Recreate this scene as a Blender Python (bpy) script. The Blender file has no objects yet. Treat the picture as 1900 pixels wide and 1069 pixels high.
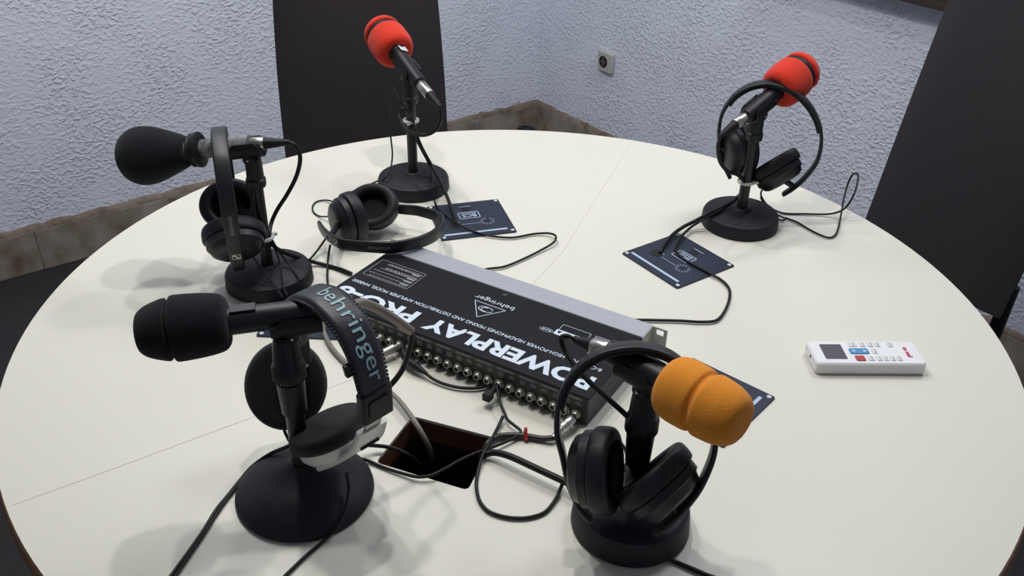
import bpy, bmesh, math, random
from mathutils import Vector, Matrix
random.seed(7)
SC = bpy.context.scene
COL = SC.collection
TZ = 0.75                                   # height of the table top above the floor
def R(a): return math.radians(a)
def W(p): return Vector((p[0], p[1], p[2] + TZ))      # table-top coordinates -> room coordinates

# ------------------------------------------------------------------ materials
def mat(name, col, rough=.5, metal=0, spec=.5, bump=None, var=None, coat=0, sheen=0, aniso=None, coords='Object'):
    m = bpy.data.materials.new(name); m.use_nodes = True
    nt = m.node_tree; b = nt.nodes['Principled BSDF']
    b.inputs['Base Color'].default_value = (*col, 1); b.inputs['Roughness'].default_value = rough
    b.inputs['Metallic'].default_value = metal; b.inputs['Specular IOR Level'].default_value = spec
    if coat: b.inputs['Coat Weight'].default_value = coat
    if sheen: b.inputs['Sheen Weight'].default_value = sheen
    tc = nt.nodes.new('ShaderNodeTexCoord')
    def noise(scale, detail=4, sx=(1, 1, 1), rgh=.5):
        mp = nt.nodes.new('ShaderNodeMapping'); mp.inputs['Scale'].default_value = sx
        nt.links.new(tc.outputs[coords], mp.inputs['Vector'])
        n = nt.nodes.new('ShaderNodeTexNoise'); n.inputs['Scale'].default_value = scale
        n.inputs['Detail'].default_value = detail; n.inputs['Roughness'].default_value = rgh
        nt.links.new(mp.outputs['Vector'], n.inputs['Vector']); return n
    if var:                                   # (scale, other colour, stretch)
        n = noise(var[0], 5, var[2] if len(var) > 2 else (1, 1, 1), .6)
        r = nt.nodes.new('ShaderNodeValToRGB'); r.color_ramp.elements[0].position = .35; r.color_ramp.elements[1].position = .65
        r.color_ramp.elements[0].color = (*col, 1); r.color_ramp.elements[1].color = (*var[1], 1)
        nt.links.new(n.outputs['Fac'], r.inputs['Fac']); nt.links.new(r.outputs['Color'], b.inputs['Base Color'])
    if bump:                                  # (scale, strength, distance, stretch)
        n = noise(bump[0], 3, bump[3] if len(bump) > 3 else (1, 1, 1), .55)
        bp = nt.nodes.new('ShaderNodeBump'); bp.inputs['Strength'].default_value = bump[1]; bp.inputs['Distance'].default_value = bump[2]
        nt.links.new(n.outputs['Fac'], bp.inputs['Height']); nt.links.new(bp.outputs['Normal'], b.inputs['Normal'])
    return m

M = dict(
    laminate=mat('cream_laminate', (.705, .688, .605), .38, spec=.35, var=(3, (.69, .672, .590))),
    edge=mat('brown_edge_band', (.21, .088, .034), .4, var=(6, (.30, .14, .05), (1, 1, 8))),
    wood=mat('hole_wood', (.085, .032, .013), .6, var=(9, (.13, .052, .022), (1, 1, 6))),
    seam=mat('tabletop_seam', (.54, .52, .455), .8),  # joint line between the table halves, a little darker than the laminate
    black=mat('black_plastic', (.0085, .0085, .0115), .42, spec=.35, bump=(900, .12, .0004)),
    soft=mat('black_rubber', (.0075, .0075, .0095), .55, spec=.3),
    leatherette=mat('black_leatherette', (.0075, .0078, .0108), .48, spec=.35, bump=(420, .35, .0006)),
    shell=mat('dark_headphone_plastic', (.0105, .0112, .0138), .42, spec=.4, bump=(1200, .1, .0003)),
    iron=mat('black_cast_iron_paint', (.0110, .0115, .0165), .58, spec=.3, bump=(500, .25, .0005)),
    polemat=mat('black_tube_paint', (.010, .0105, .012), .38, spec=.4),
    foam_k=mat('black_foam', (.0110, .0110, .0145), .95, spec=.1, sheen=.1, bump=(900, .9, .0012)),
    foam_r=mat('red_foam', (.68, .048, .022), .9, spec=.12, sheen=.15, bump=(900, .8, .0012), var=(700, (.60, .028, .014))),
    foam_o=mat('orange_foam', (.82, .305, .034), .9, spec=.12, sheen=.12, bump=(900, .8, .0012), var=(700, (.74, .26, .026))),
    cable=mat('black_cable', (.0055, .0055, .0060), .48, spec=.3),
    cable_g=mat('grey_cable', (.20, .19, .16), .5),
    cable_b=mat('brown_black_cable', (.022, .018, .015), .4),
    bronze=mat('grey_sleeve', (.25, .22, .19), .38, metal=.6),
    steel=mat('nickel', (.50, .48, .44), .3, metal=1),
    dullsteel=mat('dull_steel', (.42, .41, .38), .42, metal=.8),
    brushed=mat('brushed_aluminium', (.46, .47, .515), .42, metal=.25, bump=(60, .25, .0004, (1, 60, 60)), var=(40, (.34, .35, .39), (1, 60, 60))),
    amp=mat('black_steel_sheet', (.0055, .0055, .0095), .55, spec=.18, bump=(700, .12, .0003)),
    amp_side=mat('dark_grey_steel_sheet', (.030, .030, .031), .5, spec=.4, bump=(700, .12, .0003)),
    rear=mat('jack_panel_black', (.016, .015, .013), .5),
    print=mat('pale_print', (.62, .70, .80), .5),
    print_g=mat('grey_print', (.33, .34, .34), .6),
    panel=mat('navy_panel', (.018, .025, .045), .45, spec=.3, var=(30, (.021, .028, .048))),
    panel_line=mat('panel_stripe', (.42, .52, .66), .45),
    dark=mat('dark_hole', (.004, .004, .004), .8),
    white=mat('white_plastic', (.78, .78, .80), .35),
    offwhite=mat('off_white_plastic', (.68, .66, .60), .4),
    button=mat('grey_white_button', (.66, .66, .67), .45),
    blue=mat('blue_button', (.055, .25, .50), .4), red=mat('red_button', (.42, .035, .028), .4), redprint=mat('red_print', (.50, .012, .07), .5),
    lcd=mat('lcd_glass', (.062, .052, .066), .22, spec=.6),
    tie=mat('white_nylon', (.62, .61, .58), .4), redtie=mat('red_nylon', (.55, .02, .02), .4), bluetie=mat('blue_print', (.08, .2, .45), .5),
    chair=mat('dark_brown_leather', (.029, .0235, .028), .55, spec=.4, bump=(260, .25, .0006)),
    chairleg=mat('dark_chair_leg', (.014, .013, .014), .4),
    silver=mat('silver_plastic', (.62, .61, .57), .35, metal=.1),
    fabric=mat('black_velour', (.010, .009, .010), .95, spec=.1, sheen=.25, bump=(1400, .9, .0015)),
    padding=mat('headband_vinyl', (.015, .015, .024), .45, spec=.5, bump=(260, .2, .0008)),
    teal=mat('teal_print', (.26, .42, .45), .5),
    chipped=mat('chipped_paint', (.03, .03, .032), .5, var=(95, (.20, .20, .21))),
    floor=mat('dark_floor', (.021, .021, .0225), .7, spec=.3, var=(14, (.026, .026, .028)), bump=(60, .2, .002)),
    ceiling=mat('white_ceiling', (.75, .75, .75), .8),
    sill=mat('dark_brown_wood', (.030, .020, .017), .5, var=(6, (.045, .03, .025), (1, 1, 8))),
    socket=mat('old_white_socket', (.50, .49, .46), .45),
    card=mat('brown_card', (.20, .12, .07), .8), bag=mat('black_cloth', (.012, .012, .016), .8),
    greyband=mat('worn_grey_paint', (.13, .13, .14), .45, var=(120, (.30, .30, .31))),
    ear=mat('bare_aluminium', (.56, .55, .51), .42, metal=.3),
    pale=mat('pale_sticker', (.60, .62, .64), .5),
)
def plaster():
    m = bpy.data.materials.new('rough_white_plaster'); m.use_nodes = True
    nt = m.node_tree; b = nt.nodes['Principled BSDF']; L = nt.links.new
    b.inputs['Roughness'].default_value = .75; b.inputs['Specular IOR Level'].default_value = .25
    tc = nt.nodes.new('ShaderNodeTexCoord')
    def nz(scale, detail, st=(1, 1, 1), dist=0.):
        mp = nt.nodes.new('ShaderNodeMapping'); mp.inputs['Scale'].default_value = st; L(tc.outputs['Object'], mp.inputs['Vector'])
        n = nt.nodes.new('ShaderNodeTexNoise'); n.inputs['Scale'].default_value = scale; n.inputs['Detail'].default_value = detail
        n.inputs['Distortion'].default_value = dist; L(mp.outputs['Vector'], n.inputs['Vector']); return n
    big = nz(78, 4, (1, 1, 1.3), .25)
    rp = nt.nodes.new('ShaderNodeValToRGB'); rp.color_ramp.elements[0].position = .46; rp.color_ramp.elements[1].position = .66
    L(big.outputs['Fac'], rp.inputs['Fac'])
    msk = nz(5, 3); mk = nt.nodes.new('ShaderNodeMapRange'); mk.inputs['From Min'].default_value = .38; mk.inputs['From Max'].default_value = .62
    mk.inputs['To Min'].default_value = .35; L(msk.outputs['Fac'], mk.inputs['Value'])
    mm = nt.nodes.new('ShaderNodeMath'); mm.operation = 'MULTIPLY'; L(rp.outputs['Color'], mm.inputs[0]); L(mk.outputs[0], mm.inputs[1])
    fine = nz(170, 3)
    ad = nt.nodes.new('ShaderNodeMath'); ad.operation = 'MULTIPLY_ADD'; ad.inputs[1].default_value = .22
    L(fine.outputs['Fac'], ad.inputs[0]); L(mm.outputs[0], ad.inputs[2])
    bp = nt.nodes.new('ShaderNodeBump'); bp.inputs['Strength'].default_value = .75; bp.inputs['Distance'].default_value = .0042
    L(ad.outputs[0], bp.inputs['Height']); L(bp.outputs['Normal'], b.inputs['Normal'])
    # grime: scattered pits and brown splashes low on the wall
    pit = nz(34, 2); pr = nt.nodes.new('ShaderNodeValToRGB'); pr.color_ramp.elements[0].position = .70; pr.color_ramp.elements[1].position = .78
    L(pit.outputs['Fac'], pr.inputs['Fac'])
    sp = nt.nodes.new('ShaderNodeSeparateXYZ'); L(tc.outputs['Object'], sp.inputs[0])
    mr = nt.nodes.new('ShaderNodeMapRange'); mr.inputs['From Min'].default_value = .28; mr.inputs['From Max'].default_value = .14
    L(sp.outputs['Z'], mr.inputs['Value'])
    mu = nt.nodes.new('ShaderNodeMath'); mu.operation = 'MULTIPLY'; L(pr.outputs['Color'], mu.inputs[0])
    a2 = nt.nodes.new('ShaderNodeMath'); a2.operation = 'MULTIPLY_ADD'; a2.inputs[1].default_value = .9; a2.inputs[2].default_value = .08
    L(mr.outputs[0], a2.inputs[0]); L(a2.outputs[0], mu.inputs[1])
    mx = nt.nodes.new('ShaderNodeMix'); mx.data_type = 'RGBA'
    mx.inputs['A'].default_value = (.79, .825, .93, 1); mx.inputs['B'].default_value = (.22, .18, .14, 1)
    L(mu.outputs[0], mx.inputs['Factor']); L(mx.outputs['Result'], b.inputs['Base Color'])
    return m
def tile():
    m = bpy.data.materials.new('stone_skirting_tile'); m.use_nodes = True
    nt = m.node_tree; b = nt.nodes['Principled BSDF']; L = nt.links.new
    b.inputs['Roughness'].default_value = .55
    tc = nt.nodes.new('ShaderNodeTexCoord')
    n = nt.nodes.new('ShaderNodeTexNoise'); n.inputs['Scale'].default_value = 9; n.inputs['Detail'].default_value = 6
    L(tc.outputs['Object'], n.inputs['Vector'])
    r = nt.nodes.new('ShaderNodeValToRGB'); e = r.color_ramp.elements
    e[0].position = .32; e[0].color = (.16, .115, .085, 1); e[1].position = .68; e[1].color = (.42, .375, .325, 1)
    k = e.new(.5); k.color = (.31, .265, .22, 1)
    L(n.outputs['Fac'], r.inputs['Fac']); L(r.outputs['Color'], b.inputs['Base Color'])
    return m
M['plaster'] = plaster(); M['tile'] = tile()
M['grout'] = mat('brown_grout', (.15, .105, .075), .85, bump=(70, .8, .006), var=(18, (.27, .22, .18)))

# ------------------------------------------------------------------ mesh building
class MB:
    def __init__(s): s.v = []; s.f = []
    def add(s, vs, fs):
        o = len(s.v); s.v += [Vector(p) for p in vs]; s.f += [tuple(i + o for i in f) for f in fs]; return s
    def loops(s, rings, closed=True, cap0=True, cap1=True):
        n = len(rings[0]); vs = [p for r in rings for p in r]; fs = []
        for i in range(len(rings) - 1):
            for j in range(n if closed else n - 1):
                k = (j + 1) % n; fs.append((i * n + j, i * n + k, (i + 1) * n + k, (i + 1) * n + j))
        if cap0: fs.append(tuple(range(n))[::-1])
        if cap1: fs.append(tuple((len(rings) - 1) * n + j for j in range(n)))
        return s.add(vs, fs)
    def lathe(s, o, ax, prof, seg=40, sx=1, sy=1, up=None, a0=0, a1=None):
        """prof = [(t along axis, radius)]"""
        o = Vector(o); ax = Vector(ax).normalized(); x, y = perp(ax, up); rings = []
        for t, r in prof:
            c = o + ax * t; r = max(r, 1e-5)
            rings.append([c + x * (r * sx * math.cos(2 * math.pi * j / seg)) + y * (r * sy * math.sin(2 * math.pi * j / seg)) for j in range(seg)])
        return s.loops(rings)
    def rbox(s, c, X, Y, Z, sx, sy, sz, rad=.002, bev=.0008, n=4):
        """rounded box centred at c, extruded along Z"""
        c, X, Y, Z = Vector(c), Vector(X).normalized(), Vector(Y).normalized(), Vector(Z).normalized()
        rad = min(rad, sx / 2 - 1e-5, sy / 2 - 1e-5)
        def ring(z, ins):
            out = []; hx, hy, r = sx / 2 - ins, sy / 2 - ins, max(rad - ins, 1e-5)
            for q, (cx, cy) in enumerate(((1, 1), (-1, 1), (-1, -1), (1, -1))):
                for k in range(n + 1):
                    a = (q + k / n) * math.pi / 2
                    out.append(c + X * (cx * (hx - r) + r * math.cos(a)) + Y * (cy * (hy - r) + r * math.sin(a)) + Z * z)
            return out
        h = sz / 2
        return s.loops([ring(-h, bev), ring(-h + bev, 0), ring(h - bev, 0), ring(h, bev)])
    def tube(s, pts, r, seg=10, caps=True):
        P = [Vector(p) for p in pts]; n = len(P); rings = []; x = None
        for i, p in enumerate(P):
            t = (P[min(i + 1, n - 1)] - P[max(i - 1, 0)])
            t = t.normalized() if t.length > 1e-9 else Vector((0, 0, 1))
            if x is None: x, y = perp(t)
            else:
                x = (x - t * x.dot(t)); x = x.normalized() if x.length > 1e-6 else perp(t)[0]
                y = t.cross(x)
            rr = r(i / (n - 1)) if callable(r) else r
            rings.append([p + x * (rr * math.cos(2 * math.pi * j / seg)) + y * (rr * math.sin(2 * math.pi * j / seg)) for j in range(seg)])
        return s.loops(rings, cap0=caps, cap1=caps)
    def strip(s, pts, N, hw, ht, nround=3):
        """flat band swept along pts, width along N, rounded edges"""
        P = [Vector(p) for p in pts]; n = len(P); rings = []
        for i, p in enumerate(P):
            t = (P[min(i + 1, n - 1)] - P[max(i - 1, 0)]).normalized()
            Ni = Vector(N(i / (n - 1))) if callable(N) else Vector(N)
            Ni = (Ni - t * Ni.dot(t)).normalized(); o = t.cross(Ni)
            w = hw(i / (n - 1)) if callable(hw) else hw; h = ht(i / (n - 1)) if callable(ht) else ht
            ring = []; rr = min(h, w) * .95
            for q, (a, b) in enumerate(((1, 1), (-1, 1), (-1, -1), (1, -1))):
                for k in range(nround + 1):
                    an = (q + k / nround) * math.pi / 2
                    ring.append(p + Ni * (a * (w - rr) + rr * math.cos(an)) + o * (b * (h - rr) + rr * math.sin(an)))
            rings.append(ring)
        return s.loops(rings)
    def build(s, name, m, parent=None, kind=None, label=None, sharp=38):
        root = parent
        while root is not None and root.parent is not None: root = root.parent
        off = root.location if root is not None else Vector((0, 0, 0))
        me = bpy.data.meshes.new(name)
        me.from_pydata([p - off for p in s.v], [], s.f); me.validate()
        bm = bmesh.new(); bm.from_mesh(me); bmesh.ops.recalc_face_normals(bm, faces=bm.faces); bm.to_mesh(me); bm.free()
        for p in me.polygons: p.use_smooth = True
        me.set_sharp_from_angle(angle=R(sharp))
        o = bpy.data.objects.new(name, me); COL.objects.link(o); me.materials.append(m)
        if parent is not None: o.parent = parent
        if kind: o['kind'] = kind
        if label: o['label'] = label
        return o
def perp(ax, up=None):
    ax = Vector(ax).normalized(); h = Vector(up) if up is not None else (Vector((0, 0, 1)) if abs(ax.z) < .9 else Vector((1, 0, 0)))
    x = h - ax * h.dot(ax); x.normalize(); return x, ax.cross(x)
def crom(pts, n=10):
    """smooth curve through points (centripetal-ish Catmull-Rom)"""
    P = [Vector(p) for p in pts]; P = [P[0] * 2 - P[1]] + P + [P[-1] * 2 - P[-2]]; out = []
    for i in range(1, len(P) - 2):
        a, b, c, d = P[i - 1:i + 3]
        l = max((c - b).length, 1e-6); m1 = (c - a) * (l / max((c - a).length, 1e-6)) * .9; m2 = (d - b) * (l / max((d - b).length, 1e-6)) * .9
        for k in range(n):
            t = k / n; t2, t3 = t * t, t * t * t
            out.append(b * (2 * t3 - 3 * t2 + 1) + m1 * (t3 - 2 * t2 + t) + c * (-2 * t3 + 3 * t2) + m2 * (t3 - t2))
    out.append(P[-2]); return out
def thing(name, label, cat, loc, group=None):
    o = bpy.data.objects.new(name, None); COL.objects.link(o); o.location = loc; o.empty_display_size = .02
    o['label'] = label; o['category'] = cat
    if group: o['group'] = group
    return o
def tag(o, label, cat, group=None):
    o['label'] = label; o['category'] = cat
    if group: o['group'] = group
    return o
def text_mesh(body, bold=0, shear=0, res=3):
    cu = bpy.data.curves.new('lettering', 'FONT'); cu.body = body; cu.size = 1; cu.offset = bold; cu.shear = shear; cu.resolution_u = res
    ob = bpy.data.objects.new('lettering', cu); COL.objects.link(ob)
    dg = bpy.context.evaluated_depsgraph_get(); me = bpy.data.meshes.new_from_object(ob.evaluated_get(dg))
    vs = [v.co.copy() for v in me.vertices]; fs = [tuple(p.vertices) for p in me.polygons]
    bpy.data.objects.remove(ob); bpy.data.curves.remove(cu); bpy.data.meshes.remove(me)
    x0 = min(v.x for v in vs); x1 = max(v.x for v in vs); y0 = min(v.y for v in vs); y1 = max(v.y for v in vs)
    return vs, fs, (x0, x1, y0, y1)
def text_on(mb, body, c, Xd, Yd, w, h, bold=0, shear=0):
    """lettering as a flat mesh, scaled to w x h, centred at c"""
    vs, fs, (x0, x1, y0, y1) = text_mesh(body, bold, shear)
    c, Xd, Yd = Vector(c), Vector(Xd).normalized(), Vector(Yd).normalized()
    return mb.add([c + Xd * ((v.x - (x0 + x1) / 2) / (x1 - x0) * w) + Yd * ((v.y - (y0 + y1) / 2) / (y1 - y0) * h) for v in vs], fs)
def quad(mb, c, X, Y, w, h):
    c, X, Y = Vector(c), Vector(X), Vector(Y)
    return mb.add([c - X * w / 2 - Y * h / 2, c + X * w / 2 - Y * h / 2, c + X * w / 2 + Y * h / 2, c - X * w / 2 + Y * h / 2], [(0, 1, 2, 3)])
def outline(mb, c, X, Y, w, h, t):
    for s in (-1, 1):
        quad(mb, Vector(c) + Vector(Y) * s * (h - t) / 2, X, Y, w, t); quad(mb, Vector(c) + Vector(X) * s * (w - t) / 2, X, Y, t, h)
    return mb
def line(mb, a, b, N, t):
    a, b = Vector(a), Vector(b); d = (b - a).normalized(); s = Vector(N).cross(d) * (t / 2)
    return mb.add([a - s, b - s, b + s, a + s], [(0, 1, 2, 3)])
Zv = Vector((0, 0, 1))
def az(d): return Vector((math.cos(R(d)), math.sin(R(d)), 0))

# ------------------------------------------------------------------ the room
CORNER = Vector((.0776, 2.517, 0)); DL = az(37.3 + 180); DR = az(-52.7)      # left wall runs along DL, right wall along DR
LL, LR, HC = 4.6, 4.4, 2.55
def slab(name, a, b, inner, z0, z1, th, m, kind='structure', label=None):
    """vertical wall from a to b, inner face on the line, thickness pointing away from the room"""
    mb = MB(); o = inner * -th
    mb.add([Vector((p.x, p.y, z)) for z in (z0, z1) for p in (a, b, b + o, a + o)], [(3, 2, 1, 0), (4, 5, 6, 7), (0, 1, 5, 4), (1, 2, 6, 5), (2, 3, 7, 6), (3, 0, 4, 7)])
    return mb.build(name, m, kind=kind, label=label)
nL = DR; nR = DL                                            # into the room from the left wall, from the right wall
A_, B_, C_, D_ = CORNER, CORNER + DL * LL, CORNER + DL * LL + DR * LR, CORNER + DR * LR
slab('wall_left', A_, B_, nL, 0, HC, .12, M['plaster'], label='rough white plastered wall behind the black microphone')
slab('wall_right', A_, D_, nR, 0, HC, .12, M['plaster'], label='rough white plastered wall with a socket')
slab('wall_front', D_, C_, -nL, 0, HC, .12, M['plaster'])
slab('wall_back', B_, C_, -nR, 0, HC, .12, M['plaster'])
mb = MB(); E = .12
fl = [A_ - DL * E - DR * E, B_ + DL * E - DR * E, C_ + DL * E + DR * E, D_ - DL * E + DR * E]
mb.add([Vector((p.x, p.y, z)) for z in (-.1, 0) for p in fl], [(3, 2, 1, 0), (4, 5, 6, 7), (0, 1, 5, 4), (1, 2, 6, 5), (2, 3, 7, 6), (3, 0, 4, 7)])
mb.build('floor', M['floor'], kind='structure', label='dark grey floor')
mb = MB(); mb.add([Vector((p.x, p.y, z)) for z in (HC, HC + .1) for p in fl], [(3, 2, 1, 0), (4, 5, 6, 7), (0, 1, 5, 4), (1, 2, 6, 5), (2, 3, 7, 6), (3, 0, 4, 7)])
mb.build('ceiling', M['ceiling'], kind='structure')
def skirting(name, o, d, n, length, first, step, lab):
    """stone tiles stood against the wall, each with its joint, and a sloping ragged strip of grout on top"""
    root = bpy.data.objects.new(name, None); COL.objects.link(root); root.location = o; root['kind'] = 'structure'; root['label'] = lab
    s = 0.0; k = first; mb = MB()
    while s < length:
        e = min(k, length)
        c = o + d * ((s + e) / 2) + n * .0065 + Zv * .068
        mb.rbox(c, d, Zv, n, e - s - .004, .136, .011, .002, .0015); s = e; k += step
    mb.build('tile', M['tile'], root)
    g = MB(); rings = []; N = 160
    rnd = random.Random(3)
    for i in range(N + 1):
        p = o + d * (length * i / N); w = rnd.uniform(-.004, .004)
        rings.append([p + n * -.002 + Zv * .13, p + n * .011 + Zv * .13, p + n * .0115 + Zv * (.137 + w * .3), p + n * .004 + Zv * (.152 + w), p + n * -.002 + Zv * (.156 + w)])
    g.loops(rings); g.build('grout_bead', M['grout'], root)
    j = MB(); s = first
    while s < length:
        quad(j, o + d * s + n * .0095 + Zv * .068, d, Zv, .006, .134); s += step
    j.build('joint', M['grout'], root)
skirting('baseboard_left', CORNER + nL * 0, DL, nL, LL - .02, .30, .42, 'brown stone skirting tiles along the left wall')
skirting('baseboard_right', CORNER + nR * 0, DR, nR, LR - .02, .34, .42, 'brown stone skirting tiles along the right wall')
sl = MB(); sl.rbox(CORNER + DR * 2.55 + nR * .032 + Zv * .933, DR, nR, Zv, 2.9, .064, .034, .004, .003); sl.rbox(CORNER + DR * 2.55 + nR * .010 + Zv * 1.0, DR, nR, Zv, 2.9, .02, .15, .003, .002)
sl.build('trim_1', M['sill'], kind='structure', label='dark brown wooden ledge across the right wall')
# wall socket
so = Vector((0.3280, 2.1883, -0.3203)); so = W(so) + nR * .0005
t = thing('wall_socket', 'off-white square wall socket on the right plaster wall', 'socket', so)
mb = MB(); mb.rbox(so + nR * .0075, DR, Zv, nR, .082, .076, .015, .008, .004); mb.build('plate', M['socket'], t)
mb = MB(); mb.lathe(so + nR * .0152 - DR * .006, nR, [(0, .0215), (.0012, .0215), (.0012, .0185), (.0004, .018), (.0004, 0)], 32); mb.build('recess', M['dark'], t)
mb = MB()
for s in (-1, 1): mb.lathe(so + nR * .0156 + DR * (.009 * s - .006), nR, [(0, .0028), (.0014, .0028), (.0014, 0)], 14)
mb.rbox(so + nR * .0162 - DR * .006, DR, Zv, nR, .004, .034, .0012, .001, .0003); mb.build('contact', M['dullsteel'], t)

# ------------------------------------------------------------------ round table
RT = .7158
tb = thing('round_table', 'large round cream-topped table with a brown edge and a square cable hole', 'table', Vector((0, 0, 0)))
HOLE = [Vector(p) for p in ((-0.1329, -0.2538, 0.0000), (-0.1680, -0.3415, 0.0000), (-0.0542, -0.3850, 0.0000), (-0.0254, -0.2916, 0.0000))]
def round_poly(P, r=.008, n=4):
    out = []
    for i, p in enumerate(P):
        a, b = (P[i - 1] - p).normalized(), (P[(i + 1) % len(P)] - p).normalized()
        for k in range(n + 1):
            t = k / n; out.append((p + a * r) * (1 - t) ** 2 + p * (2 * t * (1 - t)) + (p + b * r) * t * t)
    return out
hole = round_poly(HOLE)
def top_mesh():
    bm = bmesh.new(); NS = 160
    oc = [bm.verts.new((RT * math.cos(2 * math.pi * i / NS), RT * math.sin(2 * math.pi * i / NS), TZ)) for i in range(NS)]
    hc = [bm.verts.new((p.x, p.y, TZ)) for p in hole]
    es = [bm.edges.new((l[i], l[(i + 1) % len(l)])) for l in (oc, hc) for i in range(len(l))]
    bmesh.ops.triangle_fill(bm, use_beauty=True, edges=es)
    top = [f for f in bm.faces]
    ext = bmesh.ops.extrude_face_region(bm, geom=top)
    for v in [g for g in ext['geom'] if isinstance(g, bmesh.types.BMVert)]: v.co.z -= .004
    bmesh.ops.recalc_face_normals(bm, faces=bm.faces)
    me = bpy.data.meshes.new('tabletop'); bm.to_mesh(me); bm.free(); return me
def flat_ob(name, me, m, parent):
    o = bpy.data.objects.new(name, me); COL.objects.link(o); me.materials.append(m); o.parent = parent; return o
flat_ob('tabletop', top_mesh(), M['laminate'], tb)
def ring_wall(poly, z0, z1, thick, outward):
    n = len(poly); rings = []
    cen = sum(poly, Vector()) / n
    def off(p, t):
        d = (p - cen); d.z = 0; return p + d.normalized() * t
    a, b = (0, thick) if outward else (0, -thick)
    rr = []
    for p in poly:
        rr.append([Vector((*(off(p, a).xy), z0)), Vector((*(off(p, a).xy), z1)), Vector((*(off(p, b).xy), z1)), Vector((*(off(p, b).xy), z0))])
    rr.append(rr[0]); return MB().loops(rr, cap0=False, cap1=False)
circ = [Vector((RT * math.cos(2 * math.pi * i / 160), RT * math.sin(2 * math.pi * i / 160), 0)) for i in range(160)]
mb = MB(); mb.lathe((0, 0, 0), Zv, [(TZ - .036, RT - .004), (TZ - .036, RT + .002), (TZ - .030, RT + .0030), (TZ - .020, RT + .0045), (TZ - .011, RT + .0038), (TZ - .0042, RT + .0015), (TZ - .0042, RT - .0003)], 160)
mb.f = [f for f in mb.f if len(f) == 4]; mb.build('edge_band', M['edge'], tb)
mb = MB()
inner = [p * ((RT - .0045) / RT) for p in circ]
core = bmesh.new()
oc = [core.verts.new((p.x, p.y, TZ - .0042)) for p in inner]; hc = [core.verts.new((p.x, p.y, TZ - .0042)) for p in [h + (h - sum(hole, Vector()) / len(hole)) * .02 for h in hole]]
es = [core.edges.new((l[i], l[(i + 1) % len(l)])) for l in (oc, hc) for i in range(len(l))]
bmesh.ops.triangle_fill(core, use_beauty=True, edges=es)
ext = bmesh.ops.extrude_face_region(core, geom=list(core.faces))
for v in [g for g in ext['geom'] if isinstance(g, bmesh.types.BMVert)]: v.co.z -= .030
bmesh.ops.recalc_face_normals(core, faces=core.faces); me = bpy.data.meshes.new('core_board'); core.to_mesh(me); core.free()
flat_ob('core_board', me, M['wood'], tb)
hb = [h + (h - sum(hole, Vector()) / len(hole)) * .012 for h in hole]
mb = ring_wall(hb, TZ - .034, TZ - .0042, .0012, False); mb.build('hole_lining', M['wood'], tb)
mb = MB()
sm = crom([(-0.5677, -0.4257, 0.0000), (-0.4975, -0.3775, 0.0000), (-0.3548, -0.2767, 0.0000), (-0.2394, -0.1928, 0.0000), (-0.1687, -0.1416, 0.0000), (-0.0997, -0.0883, 0.0000), (-0.0356, -0.0199, 0.0000), (0.0269, 0.0820, 0.0000), (0.0772, 0.1871, 0.0000), (0.0993, 0.2513, 0.0000), (0.1291, 0.3397, 0.0000), (0.1707, 0.4589, 0.0000), (0.2394, 0.6611, 0.0000)], 8)
for a, b in zip(sm, sm[1:]): line(mb, W(a) + Zv * .00025, W(b) + Zv * .00025, Zv, .0007)
mb.build('seam', M['seam'], tb)
hd = [h + (h - sum(hole, Vector()) / len(hole)) * .04 for h in hole]
mb = ring_wall(hd, TZ - .22, TZ - .0345, .0015, True); n_ = len(hd); mb.add([Vector((p.x, p.y, TZ - .22)) for p in hd], [tuple(range(n_))]); mb.build('added_dark_box', M['dark'], tb)  # unseen black box added below the hole so its inside stays dark
mb = MB(); mb.lathe((0.12, 0.08, 0), Zv, [(0, .30), (.02, .30), (.03, .10), (.05, .07), (.60, .07), (TZ - .035, .16)], 32); mb.build('pedestal', M['chairleg'], tb)

# ------------------------------------------------------------------ chairs
def chair(label, c, a, tilt, w0, w1, hback):
    """c = middle of the backrest's lower edge; a = direction of the backrest's width"""
    X = az(a); out = Vector((-X.y, X.x, 0)); c = W(c)
    t = thing('high_back_chair', label, 'chair', Vector((c.x, c.y, 0)) - out * .22, 'high-back chairs around the table')
    up = Zv * math.cos(R(tilt)) + out * math.sin(R(tilt))
    rings = []; NZ, NX = 14, 10; th = .022
    for i in range(NZ + 1):
        s = i / NZ; w = (w0 + (w1 - w0) * s + .022 * math.sin(math.pi * min(1, s * 1.05))) / 2
        base = c + up * (hback * s) + out * (.012 * math.sin(s * math.pi)); ring = []
        for k in range(NX + 1):
            q = -1 + 2 * k / NX; ring.append(base + X * (w * q) - out * (.010 * (1 - q * q) + th * .5 * (1 - q ** 8)))
        for k in range(NX + 1):
            q = 1 - 2 * k / NX; ring.append(base + X * (w * q) + out * (.006 + th * .5 * (1 - q ** 8)))
        rings.append(ring)
    MB().loops(rings).build('backrest', M['chair'], t)
    sc = c - out * .225; sc.z = .44
    MB().rbox(sc, X, out, Zv, w0 + .01, .43, .06, .04, .016).build('seat', M['chair'], t)
    for sx in (-1, 1):
        f = sc + X * sx * (w0 / 2 - .03) - out * .18; f.z = 0
        MB().strip([f, Vector((f.x, f.y, .41))], X, .014, .014).build('leg', M['chairleg'], t)
        r = c + X * sx * (w0 / 2 - .020) + out * .030; r2 = r + out * .05
        MB().strip([Vector((r2.x, r2.y, 0)), Vector((r.x, r.y, .40)), r + up * .06], X, .015, .011).build('leg', M['chairleg'], t)
chair('dark brown high-back leather chair behind the upright red microphone', (-.374, .955, -.31), 14, 7, .405, .355, .72)
chair('dark brown high-back leather chair at the right edge beside the wall', (.912, .60, -.262), -67, 6, .415, .36, .72)
t = thing('bag', 'small black bag on the floor in the wall corner behind the table', 'bag', Vector((.025, 2.405, 0)))
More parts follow.
